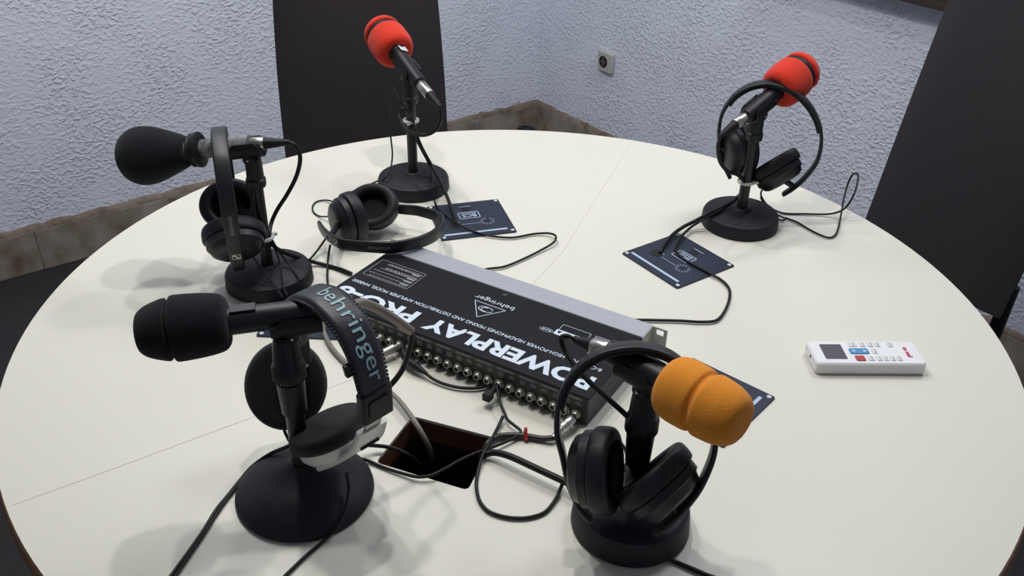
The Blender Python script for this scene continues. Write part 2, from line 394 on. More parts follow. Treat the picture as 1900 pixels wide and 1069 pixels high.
mb = MB(); rings = []
for z, k in ((0, .9), (.02, 1), (.045, .96), (.063, .72), (.070, .3)):
    rings.append([Vector((.025 + .058 * k * math.cos(a * math.pi / 10), 2.405 + .034 * k * math.sin(a * math.pi / 10), z * (1 + .16 * math.cos(a * math.pi / 10)))) for a in range(20)])
mb.loops(rings); mb.build('pouch', M['bag'], t)
mb = MB(); mb.tube(crom([(-.005, 2.405, .050), (.010, 2.405, .073), (.035, 2.405, .078), (.055, 2.405, .062)], 6), .003, 8); mb.build('handle', M['bag'], t)
mb = MB(); mb.loops([[Vector((.086, 2.345 + y, 0)), Vector((.150, 2.330 + y, 0)), Vector((.108, 2.345 + y, .118))] for y in (0, .02)]); o = mb.build('wooden_wedge', M['card'])
tag(o, 'brown wooden wedge on the floor in the wall corner', 'wedge')

# ------------------------------------------------------------------ table connection panels
PW, PH = .1347, .1304
def panel(label, c, outaz, extra=True):
    c = W(c) ; V = az(outaz); U = Vector((V.y, -V.x, 0))
    t = thing('connection_panel', label, 'panel', c, 'connection panels set around the table')
    def P(s, q, z=.0026): return c + U * ((s - .5) * PW) + V * ((.5 - q) * PH) + Zv * z
    MB().rbox(c + Zv * .0013, U, V, Zv, PW, PH, .0025, .003, .0004).build('plate', M['panel'], t)
    for s, q in ((.045, .05), (.955, .05), (.045, .95), (.955, .95)):
        MB().lathe(P(s, q, .0025), Zv, [(0, .0034), (.0008, .0032), (.0011, .002), (.0012, 0)], 14).build('screw', M['pale'], t)
    mb = MB(); quad(mb, P(.48, .885), U, V, PW * .84, .0052); mb.build('stripe', M['panel_line'], t)
    mb = MB(); outline(mb, P(.5, .39), U, V, PW * .285, PH * .195, .0016)
    text_on(mb, 'BCS', P(.5, .405), -U, -V, PW * .19, PH * .085, .02); quad(mb, P(.5, .335), U, V, PW * .21, .0022); mb.build('logo_print', M['panel_line'], t)
    mb = MB(); quad(mb, P(.5, .125), U, V, PW * .16, .0014); mb.build('caption_print', M['panel_line'], t)
    mb = MB()
    for k in range(14):
        a = k * 2 * math.pi / 14
        if k in (3,): continue
        d = U * math.cos(a) + V * math.sin(a); line(mb, P(.7, .615) + d * .0085, P(.7, .615) + d * .013, Zv, .0010)
    line(mb, P(.35, .64), P(.60, .64), Zv, .0008); line(mb, P(.29, .57), P(.33, .57), Zv, .002); mb.build('dial_marks', M['panel_line'], t)
    MB().lathe(P(.7, .615, .0026), Zv, [(0, .0034), (.0002, .0034), (.0002, 0)], 16).build('dial_hole', M['dark'], t)
    for s, q in ((.89, .125), (.12, .75)): MB().lathe(P(s, q, .0026), Zv, [(0, .0018), (.0002, .0018), (.0002, 0)], 12).build('pin_hole', M['dark'], t)
    MB().rbox(P(.5, .2, .0027), U, V, Zv, .0135, .0125, .0004, .0006, .0001).build('square_opening', M['dark'], t)
    mb = MB(); mb.lathe(P(.25, .63, .0026), Zv, [(0, .0105), (.0004, .0105), (.0004, 0)], 28); mb.build('cable_hole', M['dark'], t)
panel('dark blue connection panel behind the headphones lying on the table', (-.0848, .2906, 0), 106.5)
panel('dark blue connection panel between the amplifier and the right red microphone', (.2682, .1634, 0), 35.6)
panel('dark blue connection panel half hidden under the orange microphone', (.2546, -.2083, 0), 139.1)
panel('dark blue connection panel mostly hidden behind the front left black microphone', (-.309, -.0212, 0), 178.5)

# ------------------------------------------------------------------ microphone stands
def disc_stand(label, x, y, ztop, rbase=.068, kind='flat', rp=.0092, collar=False, tie_z=None, tieaz=0, clamp=True):
    o = W((x, y, 0)); t = thing('microphone_stand', label, 'microphone stand', o, 'desk microphone stands')
    if kind == 'flat':
        pr = [(0, 0), (0, rbase - .002), (.002, rbase), (.019, rbase - .001), (.0235, rbase - .003), (.0255, rbase - .007), (.0262, rbase - .010), (.0262, rbase - .0125), (.0268, rbase - .0135), (.0300, .022), (.0305, .0165), (.0325, .0155), (.0340, .0125), (.0340, 0)]
    elif kind == 'tall':
        pr = [(0, 0), (0, rbase - .001), (.003, rbase + .001), (.026, rbase - .001), (.032, rbase - .003), (.0345, rbase - .007), (.0352, rbase - .009), (.0352, rbase - .011), (.036, rbase - .012), (.040, .03), (.043, .016), (.046, .0135), (.046, 0)]
    else:
        pr = [(0, 0), (0, rbase - .002), (.003, rbase), (.007, rbase - .001), (.013, rbase - .006), (.020, rbase - .016), (.027, rbase - .029), (.0335, rbase - .042), (.040, .023), (.046, .016), (.050, .0125), (.050, 0)]
    MB().lathe(o, Zv, pr, 72).build('base', M['iron'], t)
    MB().lathe(o + Zv * .03, Zv, [(0, rp), (ztop - .03, rp), (ztop - .03, 0)], 28).build('pole', M['polemat'], t)
    if collar:
        zc = ztop - .062
        pr = [(0, rp), (.002, rp + .0035), (.050, rp + .0045), (.052, rp)]
        MB().lathe(o + Zv * (zc - .040), Zv, [(0, 0), (0, rp + .0005), (.002, rp + .003), (.044, rp + .005), (.046, rp + .002), (.046, 0)], 28).build('sleeve', M['black'], t)
        mb = MB(); seg = 60; rings = []
        for z, r in ((zc + .006, rp + .004), (zc + .008, rp + .0075), (zc + .024, rp + .0075), (zc + .027, rp + .005), (zc + .05, rp + .0035), (zc + .06, rp + .001)):
            rings.append([o + Zv * z + Vector((math.cos(2 * math.pi * j / seg), math.sin(2 * math.pi * j / seg), 0)) * (r - (.0010 if (j % 2 and z < zc + .025) else 0)) for j in range(seg)])
        mb.loops(rings); mb.build('clutch_nut', M['black'], t)
    elif clamp:
        MB().lathe(o + Zv * (ztop - .045), Zv, [(0, 0), (0, rp + .0045), (.003, rp + .0055), (.012, rp + .0055), (.014, rp + .0035), (.045, rp + .003), (.045, 0)], 28).build('socket_collar', M['black'], t)
    if tie_z:
        mb = MB(); mb.lathe(o + Zv * tie_z, Zv, [(0, rp + .0003), (0, rp + .006), (.0035, rp + .006), (.0035, rp + .0003)], 24)
        d = az(tieaz); mb.rbox(o + Zv * (tie_z + .0018) + d * (rp + .0075), d, Zv.cross(d), Zv, .010, .006, .005, .001, .0005); mb.build('cable_tie', M['tie'], t)
    return t
def clip(t, p, ax, r, top, length=.052):
    """half-open rubber mic clip round the axis at p, joined to the stand at top"""
    p, ax = W(p), Vector(ax).normalized(); top = W(top); dn = (-Zv - ax * (-Zv).dot(ax)).normalized(); sd = ax.cross(dn)
    mb = MB(); rings = []
    for i in range(9):
        s = -length / 2 + length * i / 8; wrap = R(118) * (1 if i in range(2, 8) else .82); ro, ri = r + .0038, r + .0008; ring = []
        for k in range(15):
            a = -wrap + 2 * wrap * k / 14; ring.append(p + ax * s + (dn * math.cos(a) + sd * math.sin(a)) * ro)
        for k in range(15):
            a = wrap - 2 * wrap * k / 14; ring.append(p + ax * s + (dn * math.cos(a) + sd * math.sin(a)) * ri)
        rings.append(ring)
    mb.loops(rings); c = mb.build('mic_clip', M['soft'], t)
    mb = MB(); a0 = p + dn * (r + .003); mb.strip(crom([a0, (a0 + top) / 2 + dn * .002, top - Zv * .004], 5), sd, .0095, .0115)
    mb.lathe((a0 * .55 + top * .45) - sd * .0125, sd, [(0, 0), (0, .007), (.002, .0085), (.023, .0085), (.025, .007), (.025, 0)], 20); mb.build('hinge', M['black'], c)
    mb = MB(); mb.lathe((a0 * .55 + top * .45) - sd * .0142, sd, [(0, 0), (.0005, .0016), (.0018, .0020), (.0285, .0020), (.0295, 0)], 14); mb.build('bolt', M['steel'], c)

STL = disc_stand('black round-based stand holding the pear-shaped black foam microphone', -.392, .066, .212, tie_z=.078, tieaz=40)
STB = disc_stand('black round-based stand holding the red microphone in front of the far chair', -.2005, .418, .214, tie_z=.134, tieaz=-100)
STR = disc_stand('black round-based stand holding the red microphone near the right wall', .398, .300, .208, tie_z=.082, tieaz=-10)
SFL = disc_stand('black domed stand in front holding the black foam microphone', -.242, -.394, .222, .079, 'dome', .0105, True)
SFR = disc_stand('black heavy-based stand in front holding the orange microphone', .1305, -.430, .192, .0655, 'tall', .0102, True)

# ------------------------------------------------------------------ microphones
def mic(label, tip, tail, foam, fm, body, bm_, band=None, groove=None):
    """tip = front of the foam, tail = end of the handle. foam / body: (distance behind the tip, radius)"""
    tip, tail = W(tip), W(tail); ax = (tail - tip).normalized(); L = (tail - tip).length
    t = thing('microphone', label, 'microphone', tip + ax * (L * .6), 'table microphones')
    fb = foam[-1][0]
    pr = [(fb - .035, 0), (fb - .035, body[0])] + [(fb - .03 + (L - fb + .03) * i / 8, body[0] + (body[1] - body[0]) * i / 8) for i in range(9)] + [(L + .001, body[1] * .85), (L + .001, 0)]
    b = MB().lathe(tip, ax, pr, 32).build('body', bm_, t)
    f = MB().lathe(tip, ax, smooth_prof(foam), 56).build('windscreen', fm, t, sharp=60)
    if band:
        MB().lathe(tip, ax, [(band[0], band[2] - .004), (band[0], band[2]), (band[0] + .001, band[2] + .0006), (band[1] - .001, band[2] + .0006), (band[1], band[2]), (band[1], band[2] - .004)], 48).build('elastic_band', M['soft'], f)
    return t, tip, ax, L
def smooth_prof(P, n=5):
    return [(max(v.x, -1), max(v.y, 0)) for v in crom([(a, b, 0) for a, b in P], n)]
RED = [(0, 0), (.0006, .014), (.004, .0235), (.011, .0300), (.0185, .0328), (.0215, .0315), (.0230, .0294), (.0305, .0298), (.0320, .0325), (.036, .0345), (.050, .0350), (.064, .0344), (.0735, .0325), (.0790, .0285), (.0808, .0230), (.0800, .0165)]
BIG = [(0, 0), (.0004, .0185), (.0035, .0255), (.010, .0305), (.022, .0345), (.040, .0364), (.045, .0360), (.0485, .0325), (.052, .0325), (.0555, .0362), (.066, .0372), (.080, .0372), (.092, .0350), (.099, .0290), (.101, .018)]
BLK = [(0, 0), (.0005, .014), (.003, .0205), (.010, .0258), (.022, .0302), (.030, .0318), (.0315, .0290), (.0345, .0290), (.036, .0332), (.042, .0338), (.058, .0330), (.074, .0312), (.084, .0285), (.089, .0230), (.090, .0160)]
PEAR = [(0, 0), (.001, .013), (.005, .0245), (.014, .0365), (.028, .0438), (.042, .0455), (.060, .0425), (.078, .0365), (.092, .0310), (.104, .0262), (.110, .0225), (.111, .0165)]
PEAR = [(a * .96, b * .95) for a, b in PEAR]
tip = (-0.5929, 0.0800, 0.2000); tail = (-0.3913, 0.0660, 0.2343)
mt, o, ax, L = mic('black microphone with a pear-shaped black foam and chipped silver handle', tip, tail, PEAR, M['foam_k'], (.0150, .0130), M['chipped'])
mb = MB(); mb.lathe(o, ax, [(.111, .012), (.112, .021), (.115, .0245), (.118, .0225), (.121, .0235), (.1225, .026), (.1265, .026), (.129, .021), (.130, .012)], 36); mb.build('collar', M['soft'], mt)
mb = MB(); mb.lathe(o, ax, [(L - .042, .0134), (L - .040, .0140), (L - .004, .0138), (L - .002, .012)], 32); mb.build('label_band', M['greyband'], mt)
clip(STL, (-0.4006, 0.0666, 0.2304), ax, .0140, (-.392, .066, .212))
RED = [(a * 1.07, b * 1.07) for a, b in RED]
tip = (-0.2683, 0.5265, 0.2741); tail = (-0.1781, 0.3821, 0.2187)
mt, o, ax, L = mic('red foam microphone tilted up in front of the far chair', tip, tail, RED, M['foam_r'], (.0165, .0125), M['black'], (.0245, .0325, .0323))
mb = MB(); mb.lathe(o, ax, [(.084, .0150), (.084, .0170), (.089, .0172), (.091, .0160)], 32); mb.build('ring', M['black'], mt)
up, sd = perp(ax); mb = MB()
mb.rbox(o + ax * .094 + (up * .9 + sd * -.35).normalized() * .0163, ax, (up * .35 + sd * .9), up * .9 + sd * -.35, .016, .016, .0008, .001, .0003); mb.build('paper_label', M['pale'], mt)
clip(STB, o + ax * (L - .048) - Vector((0, 0, TZ)), ax, .0142, (-.2005, .418, .214))
tip = (0.4925, 0.3793, 0.2687); tail = (0.3734, 0.2793, 0.2119)
mt, o, ax, L = mic('red foam microphone with headphones hung on it near the right wall', tip, tail, RED, M['foam_r'], (.0160, .0125), M['black'], (.0245, .0325, .0323))
clip(STR, o + ax * (L - .035) - Vector((0, 0, TZ)), ax, .0142, (.398, .300, .208))
tip = (-0.3811, -0.4219, 0.2394); tail = (-0.1724, -0.3737, 0.2472)
mt, o, ax, L = mic('black foam microphone pointing left in the front', tip, tail, BLK, M['foam_k'], (.0146, .0128), M['black'])
up, sd = perp(ax); mb = MB(); mb.rbox(o + ax * .105 + up * .0143, ax, sd, up, .026, .014, .0016, .001, .0005); mb.build('switch', M['shell'], mt)
clip(SFL, (-0.2302, -0.3870, 0.2390), ax, .0146, (-.243, -.390, .222))
BIG = [(a * .88, b * .90) for a, b in BIG]
tip = (0.2097, -0.5077, 0.2128); tail = (0.0947, -0.3927, 0.2109)
mt, o, ax, L = mic('orange foam microphone in the front right', tip, tail, BIG, M['foam_o'], (.0175, .0128), M['black'])
clip(SFR, (0.1276, -0.4256, 0.2096), ax, .0150, (.132, -.430, .192))

# ------------------------------------------------------------------ headphones
def frame(a, tilt):
    U = az(a); nh = Vector((U.y, -U.x, 0)); D = -Zv * math.cos(R(tilt)) + nh * math.sin(R(tilt)); return U, D, U.cross(D)
GH = 'slim black headphones at the seats'
def cup(t, c, d, upv, link, sc=1.07, wide=.92):
    """ear cup centred at c, pad facing d, hinge reaching to the headband at link"""
    d = Vector(d).normalized(); o = Vector(c) - d * .021 * sc
    x, y = perp(d, upv)
    sh = [(0, 0), (0, .018), (.0012, .0255), (.005, .0315), (.0115, .0340), (.0125, .0352), (.0135, .0368), (.022, .0372), (.0235, .0360), (.0235, 0)]
    e = MB().lathe(o, d, [(a * sc, b * sc) for a, b in sh], 48, 1.06, wide, upv).build('ear_cup', M['shell'], t)
    pad = [(.0237, .023), (.0237, .0390), (.0255, .0408), (.0320, .0414), (.0395, .0408), (.0425, .0385), (.0432, .0345), (.0428, .0300), (.0405, .0265), (.0350, .0248), (.0290, .0242), (.0260, .0240)]
    MB().lathe(o, d, [(a * sc, b * sc) for a, b in smooth_prof(pad, 3)], 48, 1.06, wide, upv).build('ear_pad', M['leatherette'], e)
    MB().lathe(o, d, [(.0245 * sc, .0225 * sc), (.0262 * sc, .0225 * sc), (.0262 * sc, 0)], 36, 1.06, wide, upv).build('speaker_cloth', M['fabric'], e)
    k = o + d * .008 * sc; v = Vector(link) - k
    MB().tube([k, k + v * .5, Vector(link)], .0052, 12).build('hinge', M['shell'], t)
def slim_headphones(label, apex, U, D, N, pts, cups, hw=.0115, text_s=None, marks=True):
    A = W(apex); t = thing('headphones', label, 'headphones', A, GH)
    P = crom([A + U * p[0] + D * p[1] + (Zv * p[2] if len(p) > 2 else Zv * 0) for p in pts], 8)
    MB().strip(P, N, lambda s: hw * (.62 + .38 * math.sin(math.pi * min(max(s, .0), 1)) ** .35), .0028).build('headband', M['shell'], t)
    n = len(P); ins = P[int(n * .30):int(n * .70)]
    cen = sum(P, Vector()) / n
    MB().strip([p + (cen - p).normalized() * .0042 for p in ins], N, hw * .86, .0026).build('head_cushion', M['leatherette'], t)
    for c, d, upv, s in cups:
        cup(t, W(c), d, upv, P[int(s * (n - 1))])
    if text_s is not None:
        s0, s1, ls, flip = text_s
        band_text(t, 'SENNHEISER', P, N, s0, s1, .0052, cen, flip, M['print_g'], 'wordmark', .0031)
        i = int(ls * (n - 1)); p = P[i]; T = (P[i + 1] - P[i - 1]).normalized(); o = T.cross(N); o = o if o.dot(p - cen) > 0 else -o
        mb = MB(); outline(mb, p + o * .0033, T, N, .0105, .0125, .0012)
        line(mb, p + o * .0034 - T * .004 - N * .004, p + o * .0034 + T * .004 + N * .004, o, .0028); mb.build('emblem', M['offwhite'], t)
    return t, P
def band_text(t, body, P, N, s0, s1, h, cen, flip, m, name, off, bold=.0):
    """lettering wrapped on the outer face of a band, running from s0 to s1 along it"""
    vs, fs, (x0, x1, y0, y1) = text_mesh(body, bold); n = len(P) - 1; out = []
    for v in vs:
        s = s0 + (s1 - s0) * (v.x - x0) / (x1 - x0); f = min(max(s * n, 0), n - .001); i = int(f)
        p = P[i].lerp(P[i + 1], f - i)
        def nrm(k):
            T = (P[min(k + 1, n)] - P[max(k - 1, 0)]).normalized(); o = T.cross(N); return o if o.dot(P[k] - cen) > 0 else -o
        o = nrm(i).lerp(nrm(min(i + 1, n)), f - i).normalized()
        out.append(p + o * off + N * (flip * (v.y - (y0 + y1) / 2) / (y1 - y0) * h))
    return MB().add(out, fs).build(name, m, t)
# hung on the right red microphone
U, D, N = frame(-15, 0); A = (.416, .323, .255)
PT = [(-.040, .180), (-.058, .148), (-.069, .110), (-.072, .082), (-.069, .058), (-.055, .029), (-.030, .008), (0, 0), (.039, .008), (.071, .032), (.092, .063), (.101, .094), (.100, .129), (.085, .163), (.070, .184), (.055, .199)]
def loc(A, U, D, N, a, b, c=0): 
    p = Vector(A) + U * a + D * b + N * c; return tuple(p)
toward = lambda N: N if N.y < 0 else -N
F = toward(N)
slim_headphones('slim black headphones hanging from the right red microphone', A, U, D, N, PT,
    [(loc(A, U, D, F, -.036, .128), U * .80 - F * .50 - D * .05, D, .10), (loc(A, U, D, F, .040, .158), -U * .62 - D * .66 - F * .36, U, .93)])
# hung on the orange microphone
U, D, N = frame(-7, 18); A = (.118, -.417, .2355); F = toward(N)
PT = [(-.030, .196), (-.042, .183), (-.056, .156), (-.065, .125), (-.0725, .099), (-.072, .063), (-.059, .032), (-.034, .010), (0, 0), (.034, .006), (.064, .030), (.083, .064), (.088, .103), (.079, .142), (.064, .171), (.050, .190), (.037, .2035)]
slim_headphones('slim black headphones hanging from the orange microphone', A, U, D, N, PT,
    [(loc(A, U, D, F, -.032, .139), U * .85 + F * .22 - D * .12, D, .10), (loc(A, U, D, F, .040, .150), -U * .68 - D * .60 - F * .22, U, .90)])
# hung on the pear-shaped black microphone, seen along its headband
U, D, N = frame(107, 0); A = (-.437, .069, .249); F = U * -1
PT = [(-.050, .200), (-.066, .183), (-.079, .150), (-.086, .110), (-.084, .078), (-.073, .043), (-.045, .012), (0, 0), (.045, .012), (.073, .043), (.084, .078), (.086, .110), (.079, .150), (.066, .178)]
slim_headphones('slim black headphones hanging from the pear-shaped black microphone', A, U, D, N, PT,
    [(loc(A, U, D, N, -.046, .155), U * .78 - D * .50, N, .09), (loc(A, U, D, N, .036, .135), -U * .80 - D * .45, N, .93)],
    text_s=(.275, .205, .125, 1))
# lying on the table, its near arm propped on the corner of the amplifier
A = Vector((-0.1266, 0.1839, 0.0500)); Dx = Vector((-1, 0.02, 0)).normalized(); Uy = Vector((0.02, 1, 0)).normalized(); Nz = Dx.cross(Uy)
pts_w = [(-0.3328, 0.1829, 0.0420), (-0.3194, 0.1517, 0.0460), (-0.3013, 0.1216, 0.0500), (-0.2776, 0.0961, 0.0540), (-0.2332, 0.0807, 0.0590), (-0.1947, 0.0773, 0.0610), (-0.1595, 0.0945, 0.0600), (-0.1364, 0.1223, 0.0570), (-0.1269, 0.1538, 0.0530), (-0.1266, 0.1839, 0.0500), (-0.1308, 0.2030, 0.0480), (-0.1449, 0.2179, 0.0460), (-0.1745, 0.2382, 0.0430), (-0.1957, 0.2451, 0.0410), (-0.2095, 0.2503, 0.0390), (-0.2203, 0.2536, 0.0370)]
PT = [((Vector(p) - A).dot(Uy), (Vector(p) - A).dot(Dx), p[2] - A.z) for p in pts_w]
slim_headphones('slim black headphones lying on the table in front of the far red microphone', tuple(A), Uy, Dx, Zv, PT,
    [((-0.2904, 0.1985, 0.0420), Vector((.80, .58, .05)), Zv, .13), ((-0.2491, 0.2463, 0.0400), Vector((-.20, -.66, .70)), Vector((1, 0, 0)), 1.0)],
    text_s=(.265, .325, .175, 1), hw=.0105)

# big headphones with a padded lettered band, hung on the front left microphone
U, D, N = frame(-43, 0); A = Vector((-.2055, -.3800, .2658))
if N.x < 0: N = -N
t = thing('headphones', 'large headphones with padded lettered headband and silver ear cups on the front left microphone', 'headphones', W(A))
PT = [(-.063, .100), (-.060, .088), (-.053, .056), (-.039, .027), (-.020, .010), (0, .003), (.020, .002), (.051, .014), (.072, .041), (.0815, .074), (.082, .086)]
P = crom([W(A) + U * a + D * b for a, b in PT], 8); cen = sum(P, Vector()) / len(P)
pad_w = lambda s: .0200 * (.80 + .20 * math.sin(math.pi * s) ** .5)
MB().strip([p + (p - cen).normalized() * -.002 for p in P], N, pad_w, lambda s: .0075 * (.72 + .28 * math.sin(math.pi * s)), 4).build('headband_pad', M['padding'], t)
for sgn in (-1, 1):
    mb = MB()
    for i in range(3, len(P) - 3, 1):
        p = P[i] + (P[i] - cen).normalized() * .0005; q = p + N * sgn * (pad_w(i / (len(P) - 1)) + .0002)
        T = (P[i + 1] - P[i - 1]).normalized(); mb.lathe(q - T * .0016, T, [(0, 0), (.0004, .0013), (.0016, .0018), (.0028, .0013), (.0032, 0)], 8)
    mb.build('stitching', M['padding'], t)
band_text(t, 'behringer', P, N, .530, .880, .0235, cen, 1, M['teal'], 'wordmark', .0062, .0)
i_ = int(.83 * (len(P) - 1)); MB().rbox(P[i_] - N * .0215 + (cen - P[i_]).normalized() * .003, N, (P[i_ + 1] - P[i_]).normalized(), (P[i_] - cen).normalized(), .010, .012, .005, .0012, .0006).build('adjuster_tab', M['black'], t)
for sgn in (1, -1):
    e0 = W(A) + (U * .082 + D * .086 if sgn > 0 else U * -.063 + D * .100)
    MB().rbox(e0 + D * .010, N, U, D, .039, .014, .036, .004, .0015).build('slider_block', M['black'], t)
    od = (U * sgn); MB().rbox(e0 + D * .010 + od * .0078, N, D, od, .027, .020, .0026, .003, .0008).build('slider_cover', M['shell'], t)
    e1 = W(A) + (U * .074 + D * .132 if sgn > 0 else U * -.072 + D * .140)
    MB().strip([e0 + D * .02, (e0 + e1) / 2 + D * .01, e1], N, .011, .0016).build('slider_strip', M['dullsteel'], t)
    if sgn > 0:
        cc = W((-.203, -.397, .089)); pd = Vector((-.33, .20, .92)).normalized()
    else:
        cc = W((-.2695, -.318, .098)); pd = Vector((.10, -.83, .52)).normalized()
    side = N if sgn > 0 else Vector((1, 0, .0))
    o = cc - pd * .016
    sh = MB().lathe(o, pd, [(-.007, 0), (-.006, .022), (-.002, .0325), (.006, .0385), (.016, .0395), (.017, .038), (.017, 0)], 44, 1.06, .95 if sgn > 0 else 1.16, side).build('ear_cup', M['silver'], t, label='silver ear cup')
    MB().lathe(o, pd, smooth_prof([(.0172, 0), (.0172, .040), (.021, .0435), (.028, .0435), (.0325, .0405), (.034, .034), (.0335, .022), (.033, .0)], 3), 44, 1.08, .97 if sgn > 0 else 1.20, side).build('ear_pad', M['fabric'], sh)
    k = o + pd * .012 ; x, y = perp(pd, side)
    far = U * sgn if sgn > 0 else -Zv * -1
    g = e1 - k
    yk = crom([e1, e1.lerp(k, .30) - pd * .016, o - pd * .010 + g.normalized() * .018, o - pd * .0105 - g.normalized() * .012], 6)
    MB().strip(yk, N, lambda s: .020 + .008 * s, .0036).build('yoke', M['silver'], t, label='silver yoke')
    if sgn > 0:
        mb = MB(); q = e1.lerp(k, .22) - pd * .0165
        MB().strip([q - N * .012 + g * .0, q + N * .012], g, .0016, .004).build('slot', M['dark'], t)

# ------------------------------------------------------------------ headphone amplifier
AC = W((-.0565, -.0884, 0)); AU = az(math.degrees(-.5339907)); AV = Vector((-AU.y, AU.x, 0)); AD, AH = .158, .0455
am = thing('headphone_amplifier', 'long black rack headphone amplifier with big pale lettering and a brushed metal front', 'amplifier', AC)
def ap(u, v, z=AH + .0003): return AC + AU * u + AV * v + Zv * z
MB().rbox(ap(0, .010, .0025 + AH / 2 - .0012), AU, AV, Zv, .437, AD + .020, AH - .0025, .0015, .0008).build('chassis', M['amp_side'], am)
MB().rbox(ap(0, 0, AH - .0006), AU, AV, Zv, .4385, AD, .0016, .0012, .0005).build('cover', M['amp'], am)
for u in (-.19, .19):
    for v in (-.06, .07): MB().lathe(ap(u, v, 0), Zv, [(0, .008), (.004, .008), (.004, 0)], 16).build('foot', M['soft'], am)
ff = MB(); ff.rbox(ap(0, AD / 2 + .0190, AH / 2 + .0015), AU, Zv, AV, .4385, AH, .0365, .0015, .0008); front = ff.build('front_panel', M['brushed'], am)
for s in (-1, 1):
    mb = MB(); c = ap(s * .2312, AD / 2 + .0350, AH / 2 + .0015)
    for dz in (-.0155, 0, .0155):
        if dz == 0: mb.rbox(c, AU, Zv, AV, .0220, .0215, .0022, .0004, .0003)
    mb.rbox(c + Zv * .0207, AU, Zv, AV, .0220, .0031, .0022, .0004, .0003); mb.rbox(c - Zv * .0207, AU, Zv, AV, .0220, .0031, .0022, .0004, .0003)
    for sg in (-1, 1):
        for (du, w) in ((-.0080, .006), (.0085, .005)): mb.rbox(c + Zv * sg * .0150 + AU * s * du, AU, Zv, AV, w, .0085, .0022, .0004, .0003)
    mb.build('rack_ear', M['ear'], am)
    MB().add([ap(s * .2203, AD / 2 + .0005, AH + .0012), ap(s * .2203, AD / 2 + .034, AH + .0012), ap(s * .2203, AD / 2 + .034, .003), ap(s * .2203, AD / 2 - .014, .003),
              ap(s * .2192, AD / 2 + .0005, AH + .0012), ap(s * .2192, AD / 2 + .034, AH + .0012), ap(s * .2192, AD / 2 + .034, .003), ap(s * .2192, AD / 2 - .014, .003)],
             [(0, 1, 2, 3), (7, 6, 5, 4), (0, 4, 5, 1), (1, 5, 6, 2), (2, 6, 7, 3), (3, 7, 4, 0)]).build('side_bracket', M['ear'], am)
for wd, u0, u1 in (('POWERPLAY', .2079, -.0520), ('PRO-8', -.0705, -.2131)):
    mb = MB(); text_on(mb, wd, ap((u0 + u1) / 2, -.0503), -AU, -AV, u0 - u1, .0305, .040); mb.build('title_lettering', M['print'], am)
mb = MB(); text_on(mb, '8-CHANNEL HIGH-POWER HEADPHONES MIXING AND DISTRIBUTION AMPLIFIER MODEL HA8000', ap(-.0027, -.0178), -AU, -AV, .416, .0072, .006); mb.build('subtitle_lettering', M['print'], am)
mb = MB(); text_on(mb, 'behringer', ap(.0008, .0455), -AU, -AV, .066, .0125, .0)
tri = [ap(-.0262, .0345), ap(.0262, .0345), ap(0, -.0008)]
def ring_tri(mb, T, t):
    c = sum(T, Vector()) / 3
    for i in range(3): line(mb, T[i], T[(i + 1) % 3], Zv, t)
ring_tri(mb, tri, .0011)
el = [ap(.0, .022) + AU * (.0115 * math.cos(a)) * 1.0 + AV * (.0062 * math.sin(a)) for a in [R(20 + 330 * k / 24) for k in range(25)]]
for a, b in zip(el, el[1:]): line(mb, a, b, Zv, .0013)
el = [ap(-.001, .0215) + AU * (.0055 * math.cos(a)) + AV * (.0045 * math.sin(a)) for a in [R(60 + 250 * k / 16) for k in range(17)]]
for a, b in zip(el, el[1:]): line(mb, a, b, Zv, .0012)
mb.build('emblem', M['print'], am)
mb = MB(); outline(mb, ap(-.1688, .0290), AU, AV, .0836, .0505, .0008)
rr = random.Random(5); v = .0495
for k, (v, h) in enumerate(((.0478, .0014), (.0452, .0014), (.0425, .003), (.0365, .0012), (.0340, .0012), (.0316, .0012), (.0292, .003), (.0236, .0012), (.0212, .003), (.0150, .0012), (.0120, .003), (.0075, .0012))):
    x = -.131
    if h > .002: quad(mb, ap(-.139, v), AU, AV, .014, h * .8); continue
    end = -.205 + rr.random() * .02
    while x > end:
        w = rr.uniform(.002, .006); quad(mb, ap(x - w / 2, v), AU, AV, w, h); x -= w + .0011
mb.build('warning_print', M['print_g'], am)
mb = MB(); outline(mb, ap(.1345, .0420), AU, AV, .0445, .0150, .0007); outline(mb, ap(.1855, .0420), AU, AV, .0440, .0150, .0007)
el = [ap(.0985, .0251) + AU * (.0105 * math.cos(R(15 * k))) + AV * (.0042 * math.sin(R(15 * k))) for k in range(25)]
for a, b in zip(el, el[1:]): line(mb, a, b, Zv, .0006)
text_on(mb, 'RoHS', ap(.0985, .0251), -AU, -AV, .014, .0042, .01)
text_on(mb, 'CE', ap(.176, .010), -AU, -AV, .010, .006, .0)
mb.build('mark_print', M['print'], am)
mb = MB(); quad(mb, ap(.1245, .0285), AU, AV, .028, .0125); mb.add([ap(.150, .030), ap(.150, .017), ap(.165, .014), ap(.170, .019), ap(.165, .028)], [(0, 1, 2, 3, 4)]); st = mb.build('sticker', M['print'], am)
mb = MB()
mb.add([ap(.113, .032, AH + .0005), ap(.120, .032, AH + .0005), ap(.1165, .025, AH + .0005)], [(0, 1, 2)])
mb.build('warning_triangle', M['amp'], st)
for u, v in ((.0025, .0708), (.2148, .0665), (-.2120, .0700)): MB().lathe(ap(u, v, AH), Zv, [(0, .0038), (.0006, .0036), (.0012, .002), (.0012, 0)], 16).build('screw', M['amp_side'], am)
rp = MB(); rp.rbox(ap(0, -AD / 2 - .0004, .0025 + AH / 2 - .0015), AU, Zv, AV, .430, AH - .0065, .0012, .001, .0003); rp.build('jack_panel', M['rear'], am)
